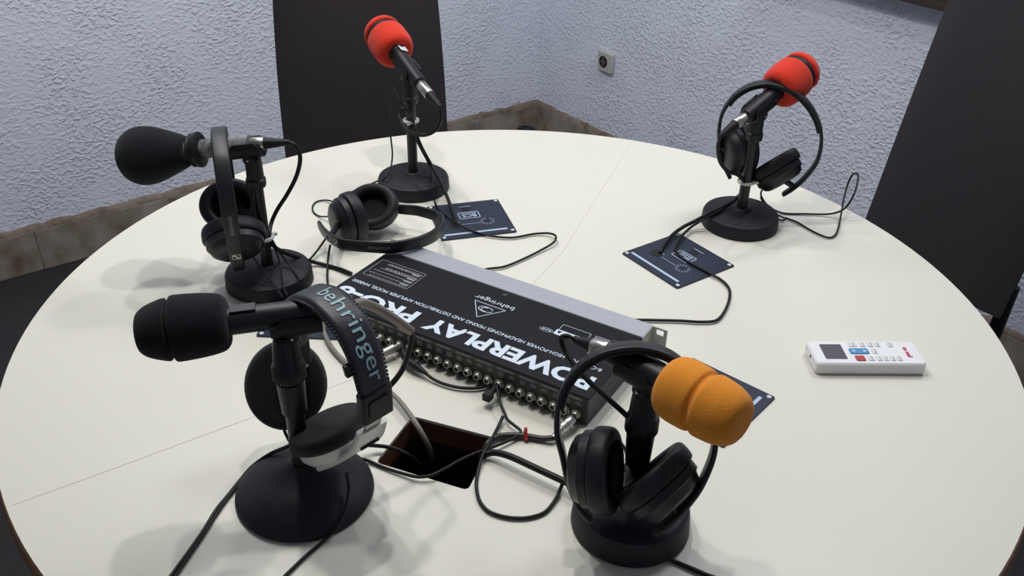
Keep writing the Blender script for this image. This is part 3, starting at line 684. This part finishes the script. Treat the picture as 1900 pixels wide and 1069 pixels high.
JU = [.2034, .1877, .1715, .1537, .1375, .1212, .1050, .0885, .0708, .0549, .0385, .0223, .0060, -.0111, -.0272, -.0436, -.0600, -.0767, -.0936, -.1095, -.1260, -.1425, -.1590, -.1755]
for u in JU:
    o = ap(u, -AD / 2 - .001, .0165); d = -AV
    j = MB().lathe(o, d, [(0, 0), (0, .0064), (.002, .0064), (.0022, .0052), (.0065, .0050), (.0072, .0044), (.0072, .0034), (.0060, .0032), (.0060, 0)], 18).build('jack_socket', M['dullsteel'], am)
    MB().lathe(o, d, [(.0061, .0031), (.0063, .0031), (.0063, 0)], 12).build('bore', M['dark'], j)
    MB().rbox(ap(u, -AD / 2 - .003, .0065), AU, AV, Zv, .0075, .005, .006, .0008, .0005).build('nut_and_shadow', M['rear'], j)  # dark block below the socket, stands for its nut and the shadow there
mb = MB(); rv = lambda u, z: ap(u, -AD / 2 - .0012, z)
for i in range(12):
    u0 = (JU[2 * i] + JU[2 * i + 1]) / 2; outline(mb, rv(u0, .0405), AU, Zv, .0295, .0036, .0006); quad(mb, rv(u0, .0405), AU, Zv, .023, .0014)
for u in JU:
    for k, z in enumerate((.0345, .0318, .029)):
        if k < 2 or rr.random() < .5: quad(mb, rv(u + .001, z), AU, Zv, rr.uniform(.006, .0105), .0011)
mb.build('panel_print', M['print_g'], am)

# ------------------------------------------------------------------ remote control
rc = W((.4915, -.1160, 0)); RX = az(1.7); RY = Vector((-RX.y, RX.x, 0)); RL_, RW_, RH_ = .1545, .0555, .0195
t = thing('remote_control', 'white air conditioner remote control lying on the right of the table', 'remote control', rc)
MB().rbox(rc + Zv * .0105, RX, RY, Zv, RL_, RW_, .0185, .006, .0022).build('case', M['white'], t)
MB().rbox(rc + Zv * .0012, RX, RY, Zv, RL_ - .003, RW_ - .003, .0024, .005, .0005).build('back_cover', M['offwhite'], t)
def rp_(s, q, z=.0199): return rc + RX * ((s - .5) * RL_) + RY * ((.5 - q) * RW_) + Zv * z
MB().rbox(rp_(.20, .49), RX, RY, Zv, .0305, .0345, .0008, .001, .0002).build('screen', M['lcd'], t)
MB().rbox(rp_(.438, .475, .0203), RX, RY, Zv, .0275, .0130, .0014, .003, .0005).build('button', M['blue'], t, label='blue rocker button')
mb = MB()
for s, k in ((.385, -1), (.49, 1)):
    c = rp_(s, .475, .0211); mb.add([c + RX * .0030 * k, c - RX * .0022 * k + RY * .0030, c - RX * .0022 * k - RY * .0030], [(0, 1, 2)])
mb.build('arrow_print', M['pale'], t)
MB().rbox(rp_(.415, .775, .0203), RX, RY, Zv, .0135, .0120, .0014, .002, .0005).build('button', M['red'], t, label='red button')
for s, q, w in ((.41, .18, .0120), (.50, .18, .0080), (.575, .18, .0080), (.64, .18, .0075), (.757, .18, .0075), (.58, .475, .0075), (.512, .775, .0085), (.585, .775, .0070), (.645, .775, .0070), (.708, .775, .0070), (.768, .775, .0070)):
    b = MB().rbox(rp_(s, q, .0202), RX, RY, Zv, w, .0108, .0012, .0015, .0005).build('button', M['button'], t)
    mb = MB(); quad(mb, rp_(s + .008, q, .0209), RX, RY, .0016, .0078); mb.build('legend', M['print_g'], b)
mb = MB(); e = rp_(.878, .50)
for y, h, kk in ((-.0108, .0022, 1), (-.0082, .0022, 0), (-.0054, .0024, 0), (-.0026, .0022, 0), (.0000, .0018, 0), (.0050, .0026, 0), (.0082, .0022, 0), (.0108, .0022, 0)):
    quad(mb, e + RY * y + RX * (.0012 if kk else 0), RX, RY, .0062 if kk else .0042, h)
quad(mb, e - RX * .0022 - RY * .005, RX, RY, .0010, .013); quad(mb, e - RX * .0022 + RY * .008, RX, RY, .0010, .008)
mb.build('brand_print', M['redprint'], t)
MB().lathe(rc - RX * (RL_ / 2 - .0002) + Zv * .012, -RX, [(0, .0022), (.0006, .0022), (.0006, 0)], 14).build('emitter', M['dark'], t)

# ------------------------------------------------------------------ cables
GC = 'cables on the table'
def cable(label, pts, r, m='cable', n=8, name='audio_cable', root=None):
    P = crom([W(p) for p in pts], n)
    t = thing(name, label, 'cable', P[0], GC); MB().tube(P, r, 10).build('lead', M[m], t); return t
def xlr(t, a, b, c):
    """silver plug shell from a to b, rubber boot from b to c"""
    a, b, c = W(a), W(b), W(c); d = (c - a).normalized(); l1 = (b - a).length; l2 = (c - b).length
    MB().lathe(a, d, [(0, 0), (0, .0088), (.001, .0094), (l1 - .001, .0094), (l1, .0088), (l1, 0)], 28).build('plug_shell', M['steel'], t)
    mb = MB(); pr = [(l1, 0), (l1, .0092)]
    for k in range(9):
        s = k / 8; pr += [(l1 + l2 * s, .0090 - .0046 * s), (l1 + l2 * s + l2 * .05, .0082 - .0046 * s)]
    mb.lathe(a, d, pr + [(l1 + l2 * 1.06, 0)], 24); mb.build('boot', M['soft'], t)
# far red microphone
t = cable('thick black cable looping from the far red microphone down to its panel', [(-0.1395, 0.3204, 0.2014), (-0.1371, 0.3204, 0.1850), (-0.1413, 0.3211, 0.1650), (-0.1551, 0.3253, 0.1500), (-0.1755, 0.3385, 0.1400), (-0.1993, 0.3567, 0.1400), (-0.2132, 0.3740, 0.1500), (-0.2172, 0.3871, 0.1600), (-0.2105, 0.3905, 0.1680), (-0.2008, 0.3961, 0.1600), (-0.1957, 0.4054, 0.1400), (-0.1916, 0.4127, 0.1120), (-0.1812, 0.4090, 0.0850), (-0.1650, 0.4083, 0.0520), (-0.1458, 0.3771, 0.0340), (-0.1306, 0.3430, 0.0180), (-0.1181, 0.3029, 0.0080), (-0.1108, 0.2788, 0.0045), (-0.1082, 0.2676, 0.0040)], .0032)
xlr(t, (-0.1781, 0.3821, 0.2187), (-0.1573, 0.3488, 0.2165), (-0.1395, 0.3204, 0.2014))
cable('thin black lead climbing from the lying headphones up the far stand', [(-0.3110, 0.2736, 0.0350), (-0.3170, 0.3452, 0.0120), (-0.3110, 0.3847, 0.0050), (-0.2913, 0.4087, 0.0040), (-0.2673, 0.4042, 0.0180), (-0.2481, 0.3878, 0.0340), (-0.2422, 0.4158, 0.0400), (-0.2409, 0.4379, 0.0600), (-0.2450, 0.4563, 0.0850), (-0.2473, 0.4624, 0.1150), (-0.2426, 0.4547, 0.1500), (-0.2354, 0.4450, 0.1900), (-0.2273, 0.4308, 0.1800), (-0.2173, 0.4170, 0.1700), (-0.2084, 0.4270, 0.1520), (-0.2005, 0.4129, 0.1390)], .0015)
cable('thin black lead curling out left of the lying headphones', [(-0.3165, 0.2811, 0.0300), (-0.3360, 0.3284, 0.0100), (-0.3562, 0.3491, 0.0030), (-0.3711, 0.3437, 0.0025), (-0.3751, 0.3239, 0.0025), (-0.3686, 0.3007, 0.0025), (-0.3560, 0.2857, 0.0030), (-0.3392, 0.2711, 0.0100), (-0.3281, 0.2565, 0.0200)], .0014)
cable('thin black lead running from the far stand over its panel and along behind the amplifier', [(-0.1952, 0.3968, 0.1310), (-0.1893, 0.4059, 0.1000), (-0.1798, 0.4032, 0.0800), (-0.1723, 0.4308, 0.0450), (-0.1644, 0.4080, 0.0345), (-0.1579, 0.3558, 0.0340), (-0.1550, 0.3485, 0.0080), (-0.1448, 0.3201, 0.0050), (-0.1291, 0.2936, 0.0060), (-0.1034, 0.2525, 0.0100), (-0.0762, 0.2374, 0.0050), (-0.0458, 0.2251, 0.0040), (-0.0103, 0.2211, 0.0040), (0.0290, 0.2366, 0.0040), (0.0533, 0.2361, 0.0060), (0.0648, 0.2196, 0.0100), (0.0617, 0.2021, 0.0080), (0.0412, 0.1803, 0.0050), (0.0103, 0.1498, 0.0040), (-0.0223, 0.1220, 0.0040), (-0.0484, 0.1139, 0.0040), (-0.0655, 0.1046, 0.0040), (-0.0841, 0.0770, 0.0040), (-0.0879, 0.0542, 0.0040)], .0019)
# pear microphone
t = cable('thick black cable arching from the pear-shaped microphone down its stand', [(-0.3351, 0.0620, 0.2399), (-0.3258, 0.0600, 0.2360), (-0.3217, 0.0634, 0.2220), (-0.3262, 0.0740, 0.2000), (-0.3385, 0.0870, 0.1700), (-0.3559, 0.0921, 0.1400), (-0.3747, 0.0953, 0.1120), (-0.3833, 0.0878, 0.0950), (-0.3840, 0.0713, 0.0850), (-0.3831, 0.0635, 0.0770), (-0.3799, 0.0682, 0.0640), (-0.3708, 0.0763, 0.0500), (-0.3579, 0.0877, 0.0360), (-0.3469, 0.1021, 0.0220), (-0.3337, 0.1163, 0.0080), (-0.3116, 0.1137, 0.0040), (-0.2858, 0.1012, 0.0040), (-0.2664, 0.0886, 0.0040)], .0032)
xlr(t, (-0.3913, 0.0660, 0.2343), (-0.3711, 0.0645, 0.2371), (-0.3351, 0.0620, 0.2399))
cable('thin dark lead hanging straight from the headphones on the pear-shaped microphone', [(-0.4173, 0.0327, 0.0950), (-0.4065, 0.0307, 0.0750), (-0.3918, 0.0256, 0.0520), (-0.3763, 0.0147, 0.0370), (-0.3601, -0.0058, 0.0310), (-0.3510, -0.0170, 0.0240)], .0014)
cable('thin lead dropping from the tie on the pear-shaped microphone stand', [(-0.3801, 0.0618, 0.0780), (-0.3760, 0.0655, 0.0560), (-0.3697, 0.0569, 0.0360), (-0.3616, 0.0300, 0.0310), (-0.3533, 0.0030, 0.0295), (-0.3452, -0.0107, 0.0240)], .0014)
cable('second thin lead fanning right from the tie on the pear-shaped microphone stand', [(-0.3784, 0.0619, 0.0780), (-0.3725, 0.0656, 0.0580), (-0.3627, 0.0653, 0.0400), (-0.3476, 0.0491, 0.0305), (-0.3328, 0.0251, 0.0280)], .0014)
cable('thin black lead from the lying headphones back to the pear-shaped microphone stand', [(-0.3172, 0.1607, 0.0300), (-0.3252, 0.1599, 0.0180), (-0.3327, 0.1482, 0.0100), (-0.3392, 0.1265, 0.0080), (-0.3429, 0.1039, 0.0140)], .0017)
cable('thin black lead hanging from the lying headphones down behind the lettered headband', [(-0.3048, 0.1287, 0.0340), (-0.3071, 0.1213, 0.0220), (-0.3073, 0.1072, 0.0100), (-0.3037, 0.0803, 0.0040), (-0.2956, 0.0449, 0.0030), (-0.2862, 0.0065, 0.0030), (-0.2830, -0.0377, 0.0030), (-0.2820, -0.0687, 0.0030)], .0018)
# right red microphone
t = cable('thick black cable from the right red microphone into its panel', [(0.3270, 0.2404, 0.1924), (0.3272, 0.2485, 0.1700), (0.3362, 0.2554, 0.1400), (0.3539, 0.2655, 0.1180), (0.3756, 0.2817, 0.1050), (0.3955, 0.2990, 0.0830), (0.3967, 0.3078, 0.0620), (0.3846, 0.3089, 0.0420), (0.3599, 0.2937, 0.0340), (0.3324, 0.2751, 0.0300), (0.3126, 0.2725, 0.0180), (0.2928, 0.2626, 0.0120), (0.2706, 0.2375, 0.0100), (0.2540, 0.2096, 0.0090), (0.2444, 0.1901, 0.0060), (0.2406, 0.1796, 0.0035)], .0032)
xlr(t, (0.3734, 0.2793, 0.2119), (0.3531, 0.2623, 0.2058), (0.3270, 0.2404, 0.1924))
cable('thin black lead crossing the right panel to behind the amplifier', [(0.3974, 0.2966, 0.0800), (0.3942, 0.3031, 0.0600), (0.3790, 0.3057, 0.0370), (0.3501, 0.2804, 0.0320), (0.3240, 0.2658, 0.0240), (0.3049, 0.2612, 0.0120), (0.2849, 0.2323, 0.0100), (0.2718, 0.2048, 0.0090), (0.2674, 0.1848, 0.0065), (0.2753, 0.1623, 0.0050), (0.2932, 0.1384, 0.0050), (0.3138, 0.1135, 0.0050), (0.3297, 0.0941, 0.0040), (0.3364, 0.0699, 0.0040), (0.3304, 0.0380, 0.0040), (0.3152, 0.0008, 0.0040), (0.2989, -0.0218, 0.0040), (0.2755, -0.0264, 0.0040), (0.2474, -0.0247, 0.0040), (0.2151, -0.0246, 0.0040), (0.1803, -0.0254, 0.0040), (0.1540, -0.0308, 0.0040), (0.1288, -0.0447, 0.0040), (0.1183, -0.0591, 0.0040)], .0022)
cable('thin black lead of the right hanging headphones curling out towards the chair', [(0.4283, 0.3355, 0.0750), (0.4397, 0.3363, 0.0600), (0.4455, 0.3582, 0.0300), (0.4605, 0.3569, 0.0100), (0.4839, 0.3414, 0.0030), (0.5290, 0.3394, 0.0030), (0.5709, 0.3357, 0.0060), (0.5916, 0.3289, 0.0200), (0.6061, 0.3363, 0.0450), (0.6176, 0.3626, 0.0650), (0.6183, 0.3751, 0.0700), (0.6106, 0.3743, 0.0680), (0.6045, 0.3707, 0.0500), (0.5929, 0.3439, 0.0300), (0.5831, 0.3142, 0.0120), (0.5621, 0.2630, 0.0050), (0.5474, 0.2501, 0.0030), (0.5329, 0.2593, 0.0030), (0.5175, 0.2805, 0.0030), (0.5029, 0.3064, 0.0030), (0.4853, 0.3223, 0.0030)], .0017)
cable('thin black lead coiled beside the right red microphone base', [(0.4486, 0.3696, 0.0200), (0.4549, 0.3501, 0.0100), (0.4655, 0.3325, 0.0060), (0.4797, 0.3243, 0.0040), (0.4831, 0.3139, 0.0040), (0.4742, 0.3093, 0.0040), (0.4652, 0.3216, 0.0050), (0.4567, 0.3419, 0.0120), (0.4474, 0.3566, 0.0220)], .0015)
# front left microphone
t = cable('grey sleeved connector and black cable running down from the front left microphone', [(-0.1194, -0.3277, 0.1850), (-0.1194, -0.3260, 0.1720), (-0.1244, -0.3216, 0.1500), (-0.1335, -0.3127, 0.1200), (-0.1457, -0.3093, 0.0980), (-0.1642, -0.3089, 0.0760), (-0.1840, -0.3179, 0.0580), (-0.2021, -0.3367, 0.0500), (-0.2162, -0.3632, 0.0520), (-0.2273, -0.3779, 0.0500)], .0034)
P = crom([W(p) for p in ((-0.1735, -0.3740, 0.2473), (-0.1659, -0.3572, 0.2400), (-0.1526, -0.3442, 0.2250), (-0.1342, -0.3365, 0.2050), (-0.1192, -0.3288, 0.1850))], 8); MB().tube(P, .0052, 16).build('sleeve', M['bronze'], t)
cable('black twin lead sweeping from the front left stand to the near edge of the table', [(-0.2543, -0.3664, 0.0520), (-0.2677, -0.3627, 0.0400), (-0.2896, -0.3578, 0.0240), (-0.3101, -0.3645, 0.0100), (-0.3213, -0.3829, 0.0040), (-0.3280, -0.4045, 0.0035), (-0.3351, -0.4274, 0.0035), (-0.3403, -0.4590, 0.0035), (-0.3472, -0.4898, 0.0035), (-0.3552, -0.5219, 0.0035), (-0.3604, -0.5428, 0.0035), (-.358, -.600, .0035), (-.380, -.632, -.004), (-.386, -.642, -.05), (-.388, -.646, -.20)], .0022)
cable('black lead running beside the twin lead at the near edge of the table', [(-0.3208, -0.3851, 0.0035), (-0.3284, -0.4125, 0.0030), (-0.3342, -0.4392, 0.0030), (-0.3395, -0.4679, 0.0030), (-0.3452, -0.4930, 0.0030), (-0.3501, -0.5171, 0.0030), (-0.3550, -0.5395, 0.0030), (-.345, -.608, .003), (-.366, -.640, -.004), (-.371, -.650, -.05), (-.373, -.653, -.20)], .0017)
cable('short black lead hanging below the round black ear pad', [(-0.2711, -0.3503, 0.0620), (-0.2685, -0.3529, 0.0520), (-0.2612, -0.3644, 0.0500), (-0.2552, -0.3730, 0.0480)], .0019)
cable('black lead from the silver ear cup over the domed base towards the viewer', [(-0.1874, -0.4135, 0.0500), (-0.1854, -0.4176, 0.0360), (-0.1843, -0.4313, 0.0290), (-0.1871, -0.4464, 0.0220), (-0.1948, -0.4609, 0.0120), (-0.2068, -0.4704, 0.0035), (-0.2187, -0.4869, 0.0030), (-0.2312, -0.5071, 0.0030), (-0.2418, -0.5279, 0.0030), (-.262, -.610, .003), (-.285, -.676, -.004), (-.289, -.686, -.05), (-.291, -.689, -.20)], .0020)
# cables at the hole
cable('black lead dipping from the front left stand into the table hole', [(-0.1963, -0.3366, 0.0240), (-0.1890, -0.3351, 0.0220), (-0.1807, -0.3312, 0.0180), (-0.1706, -0.3229, 0.0100), (-0.1575, -0.3233, 0.0090), (-0.1436, -0.3287, 0.0100), (-0.1306, -0.3303, 0.0040), (-0.1212, -0.3250, -0.0120), (-0.1168, -0.3098, -0.0350)], .0024)
t = cable('black lead sagging across the table hole to the red tie and up to the amplifier', [(-0.1907, -0.3456, 0.0100), (-0.1787, -0.3424, 0.0040), (-0.1593, -0.3519, 0.0030), (-0.1387, -0.3615, 0.0040), (-0.1140, -0.3709, 0.0060), (-0.0982, -0.3698, 0.0080), (-0.0823, -0.3605, 0.0100), (-0.0677, -0.3492, 0.0120), (-0.0490, -0.3353, 0.0120), (-0.0313, -0.3207, 0.0080), (-0.0130, -0.3070, 0.0060), (0.0042, -0.2934, 0.0060), (0.0069, -0.2863, 0.0070), (-0.0007, -0.2774, 0.0080), (-0.0097, -0.2687, 0.0100), (-0.0141, -0.2574, 0.0120), (-0.0193, -0.2440, 0.0150), (-0.0232, -0.2257, 0.0180), (-0.0252, -0.2079, 0.0200)], .0020)
P0 = ap(.0890, -AD / 2 - .0075, .0165); P1 = W((-0.0365, -0.2277, 0.0120)); P2 = W((-0.0243, -0.2350, 0.0120))
mb = MB(); mb.tube([P0, P0 - AV * .012, P0 - AV * .022], .0042, 14); mb.rbox(P0 - AV * .024 - Zv * .001, AU, AV, Zv, .012, .014, .011, .003, .0015); mb.build('plug', M['soft'], t)
cable('black lead looping from the amplifier out over the table to the orange microphone stand', [(-0.0160, -0.2602, 0.0080), (-0.0217, -0.2790, 0.0060), (-0.0291, -0.3049, 0.0080), (-0.0375, -0.3308, 0.0100), (-0.0420, -0.3474, 0.0060), (-0.0444, -0.3655, 0.0030), (-0.0442, -0.3833, 0.0030), (-0.0395, -0.4048, 0.0030), (-0.0285, -0.4204, 0.0030), (-0.0082, -0.4288, 0.0030), (0.0149, -0.4289, 0.0030), (0.0345, -0.4201, 0.0030), (0.0472, -0.4013, 0.0040), (0.0552, -0.3805, 0.0060), (0.0577, -0.3741, 0.0120)], .0022)
cable('thick black cable arching from the table hole to the orange microphone stand', [(-0.0422, -0.3087, -0.0300), (-0.0410, -0.3240, -0.0060), (-0.0362, -0.3302, 0.0060), (-0.0270, -0.3305, 0.0100), (-0.0139, -0.3373, 0.0140), (0.0018, -0.3474, 0.0160), (0.0223, -0.3606, 0.0160), (0.0411, -0.3726, 0.0160), (0.0584, -0.3836, 0.0160), (0.0727, -0.3957, 0.0180)], .0042)
t = cable('brown-black cable with a silver jack plug entering the amplifier\'s last socket', [(0.0471, -0.2992, 0.0080), (0.0332, -0.2973, 0.0050), (0.0164, -0.2938, 0.0050), (-0.0005, -0.2924, 0.0050), (-0.0173, -0.2940, 0.0050), (-0.0279, -0.3004, 0.0050), (-0.0349, -0.3093, 0.0030), (-0.0395, -0.3110, -0.0080), (-0.0427, -0.2969, -0.0300)], .0038, 'cable_b')
J = ap(.2034, -AD / 2 - .0065, .0165); K = W((0.0471, -0.2992, 0.0080)); d = (K - J).normalized(); LJ = (K - J).length
MB().lathe(J, d, [(0, 0), (0, .0040), (LJ * .12, .0062), (LJ * .15, .0070), (LJ * .40, .0070), (LJ * .41, .0060), (LJ * .46, .0060), (LJ * .47, .0070), (LJ * .60, .0068), (LJ * .62, .0056), (LJ * .82, .0050), (LJ * .84, .0042), (LJ, .0042), (LJ, 0)], 24).build('jack_plug', M['steel'], t)
mb = MB(); c = W((0.0130, -0.2941, 0.0060)); mb.lathe(c - az(10) * .002, az(10), [(0, .004), (0, .0062), (.004, .0062), (.004, .004)], 18); mb.rbox(c + Zv * .008, az(10), az(100), Zv, .004, .004, .010, .001, .0004); mb.build('cable_tie', M['redtie'], t, label='red cable tie')
cable('grey cable curving from under the lettered headband into the table hole', [(-0.2831, -0.0595, 0.0100), (-0.2778, -0.0811, 0.0060), (-0.2629, -0.1125, 0.0050), (-0.2408, -0.1436, 0.0050), (-0.2122, -0.1734, 0.0060), (-0.1813, -0.2008, 0.0080), (-0.1558, -0.2321, 0.0120), (-0.1364, -0.2619, 0.0120), (-0.1208, -0.2833, 0.0040), (-0.1113, -0.2889, -0.0140), (-0.1073, -0.2801, -0.0400), (-0.1077, -0.2607, -0.0700)], .0035, 'cable_g')
t = cable('black lead curving along the amplifier from a moulded jack plug', [(-0.1225, -0.1750, 0.0090), (-0.1124, -0.1827, 0.0060), (-0.0979, -0.1914, 0.0050), (-0.0771, -0.1988, 0.0050), (-0.0555, -0.1997, 0.0050), (-0.0412, -0.1964, 0.0060), (-0.0312, -0.1941, 0.0100), (-0.0255, -0.1923, 0.0160)], .0022)
a0 = ap(-.0600, -AD / 2 - .0075, .0165); a1 = W((-0.1497, -0.1522, 0.0140)); a2 = W((-0.1367, -0.1638, 0.0120)); a3 = W((-0.1209, -0.1762, 0.0090))
MB().tube(crom([a0, a0 - AV * .008, a1, a2], 6), lambda s: .0048 + .0012 * s, 16).build('plug', M['soft'], t)
MB().tube([a2, a2.lerp(a3, .5), a3], lambda s: .0055 - .003 * s, 14).build('strain_relief', M['soft'], t)
for u, lab in ((-.0767, 'silver jack plug in the amplifier beside the lettered headband'), (-.1095, 'silver jack plug in the amplifier behind the lettered headband')):
    j0 = ap(u, -AD / 2 - .0065, .0165); d = (-AV * .9 - AU * .35 - Zv * .12).normalized(); t = thing('jack_plug', lab, 'plug', j0)
    MB().lathe(j0, d, [(0, 0), (0, .0038), (.006, .0042), (.007, .0062), (.026, .0060), (.027, 0)], 18).build('plug_shell', M['dullsteel'], t)
    MB().lathe(j0, d, [(.0265, 0), (.0265, .0042), (.045, .0028), (.045, 0)], 14).build('boot', M['soft'], t)
# orange microphone
t = cable('black cable bending back from the orange microphone plug down to its stand', [(0.0714, -0.3694, 0.2011), (0.0605, -0.3585, 0.1994), (0.0501, -0.3698, 0.2120), (0.0458, -0.3672, 0.2080), (0.0461, -0.3687, 0.2020), (0.0508, -0.3754, 0.1950), (0.0609, -0.3891, 0.1870), (0.0765, -0.4055, 0.1780), (0.0943, -0.4183, 0.1680), (0.1100, -0.4275, 0.1580), (0.1173, -0.4289, 0.1500), (0.1229, -0.4242, 0.1300), (0.1244, -0.4245, 0.1000), (0.1246, -0.4258, 0.0700)], .0030)
xlr(t, (0.0947, -0.3927, 0.2109), (0.0798, -0.3778, 0.2039), (0.0626, -0.3606, 0.2003))
cable('black lead leaving the orange microphone stand at the near edge of the table', [(0.1590, -0.4832, 0.0100), (0.1721, -0.4862, 0.0030), (0.1871, -0.4946, 0.0030), (0.2028, -0.5035, 0.0030), (0.2218, -0.5150, 0.0030), (.262, -.600, .003), (.302, -.668, -.004), (.306, -.679, -.05), (.308, -.682, -.20)], .0026)
cable('thin black lead arching behind the headphones on the orange microphone', [(0.1017, -0.3696, 0.0700), (0.1100, -0.3666, 0.0700), (0.1179, -0.3695, 0.0680), (0.1246, -0.3753, 0.0620), (0.1268, -0.3855, 0.0550), (0.1243, -0.3983, 0.0480)], .0017)

# ------------------------------------------------------------------ camera and lights
cam = bpy.data.cameras.new('camera'); co = bpy.data.objects.new('camera', cam); COL.objects.link(co)
cam.sensor_width = 36; cam.lens = 1700 / 1900 * 36; cam.clip_start = .02
co.matrix_world = Matrix(((0.999721, -0.023627, -0.000000, -0.008212), (0.012523, 0.529867, -0.847988, -1.166788), (0.020035, 0.847751, 0.530015, 1.518846), (0.000000, 0.000000, 0.000000, 1.000000)))
SC.camera = co
def lamp(name, x, y, z, power, size, col=(1, .985, .95), shape='DISK', aim=None, sy=None):
    l = bpy.data.lights.new(name, 'AREA'); l.shape = shape; l.size = size; l.energy = power; l.color = col
    if sy: l.size_y = sy
    o = bpy.data.objects.new(name, l); COL.objects.link(o); o.location = (x, y, z)
    if aim is not None: o.rotation_euler = (Vector(aim) - Vector((x, y, z))).to_track_quat('-Z', 'Y').to_euler()
    return o
KP = .44
lamp('ceiling_and_fill_lamp', -.12, .07, 2.50, 15.5 * KP, .06)
lamp('ceiling_and_fill_lamp', -.50, .02, 2.50, 13 * KP, .07)
lamp('ceiling_and_fill_lamp', -.55, .50, 2.50, 15 * KP, .07)
lamp('ceiling_and_fill_lamp', .10, .85, 2.50, 11 * KP, .10)
lamp('ceiling_and_fill_lamp', -.85, 1.15, 2.50, 20 * KP, .6, (.93, .96, 1))  # wide fill light added to brighten the left wall, no known fixture
lamp('ceiling_and_fill_lamp', .95, .68, 2.50, 30 * KP, .6, (.93, .96, 1))  # same kind of added fill, lifts the right wall
w = bpy.data.worlds.new('room'); SC.world = w; w.use_nodes = True
w.node_tree.nodes['Background'].inputs['Color'].default_value = (.5, .55, .6, 1); w.node_tree.nodes['Background'].inputs['Strength'].default_value = .05
SC.view_settings.view_transform = 'Standard'; SC.view_settings.look = 'None'; SC.view_settings.gamma = 1; SC.view_settings.exposure = 0.0
SC.view_settings.use_curve_mapping = False
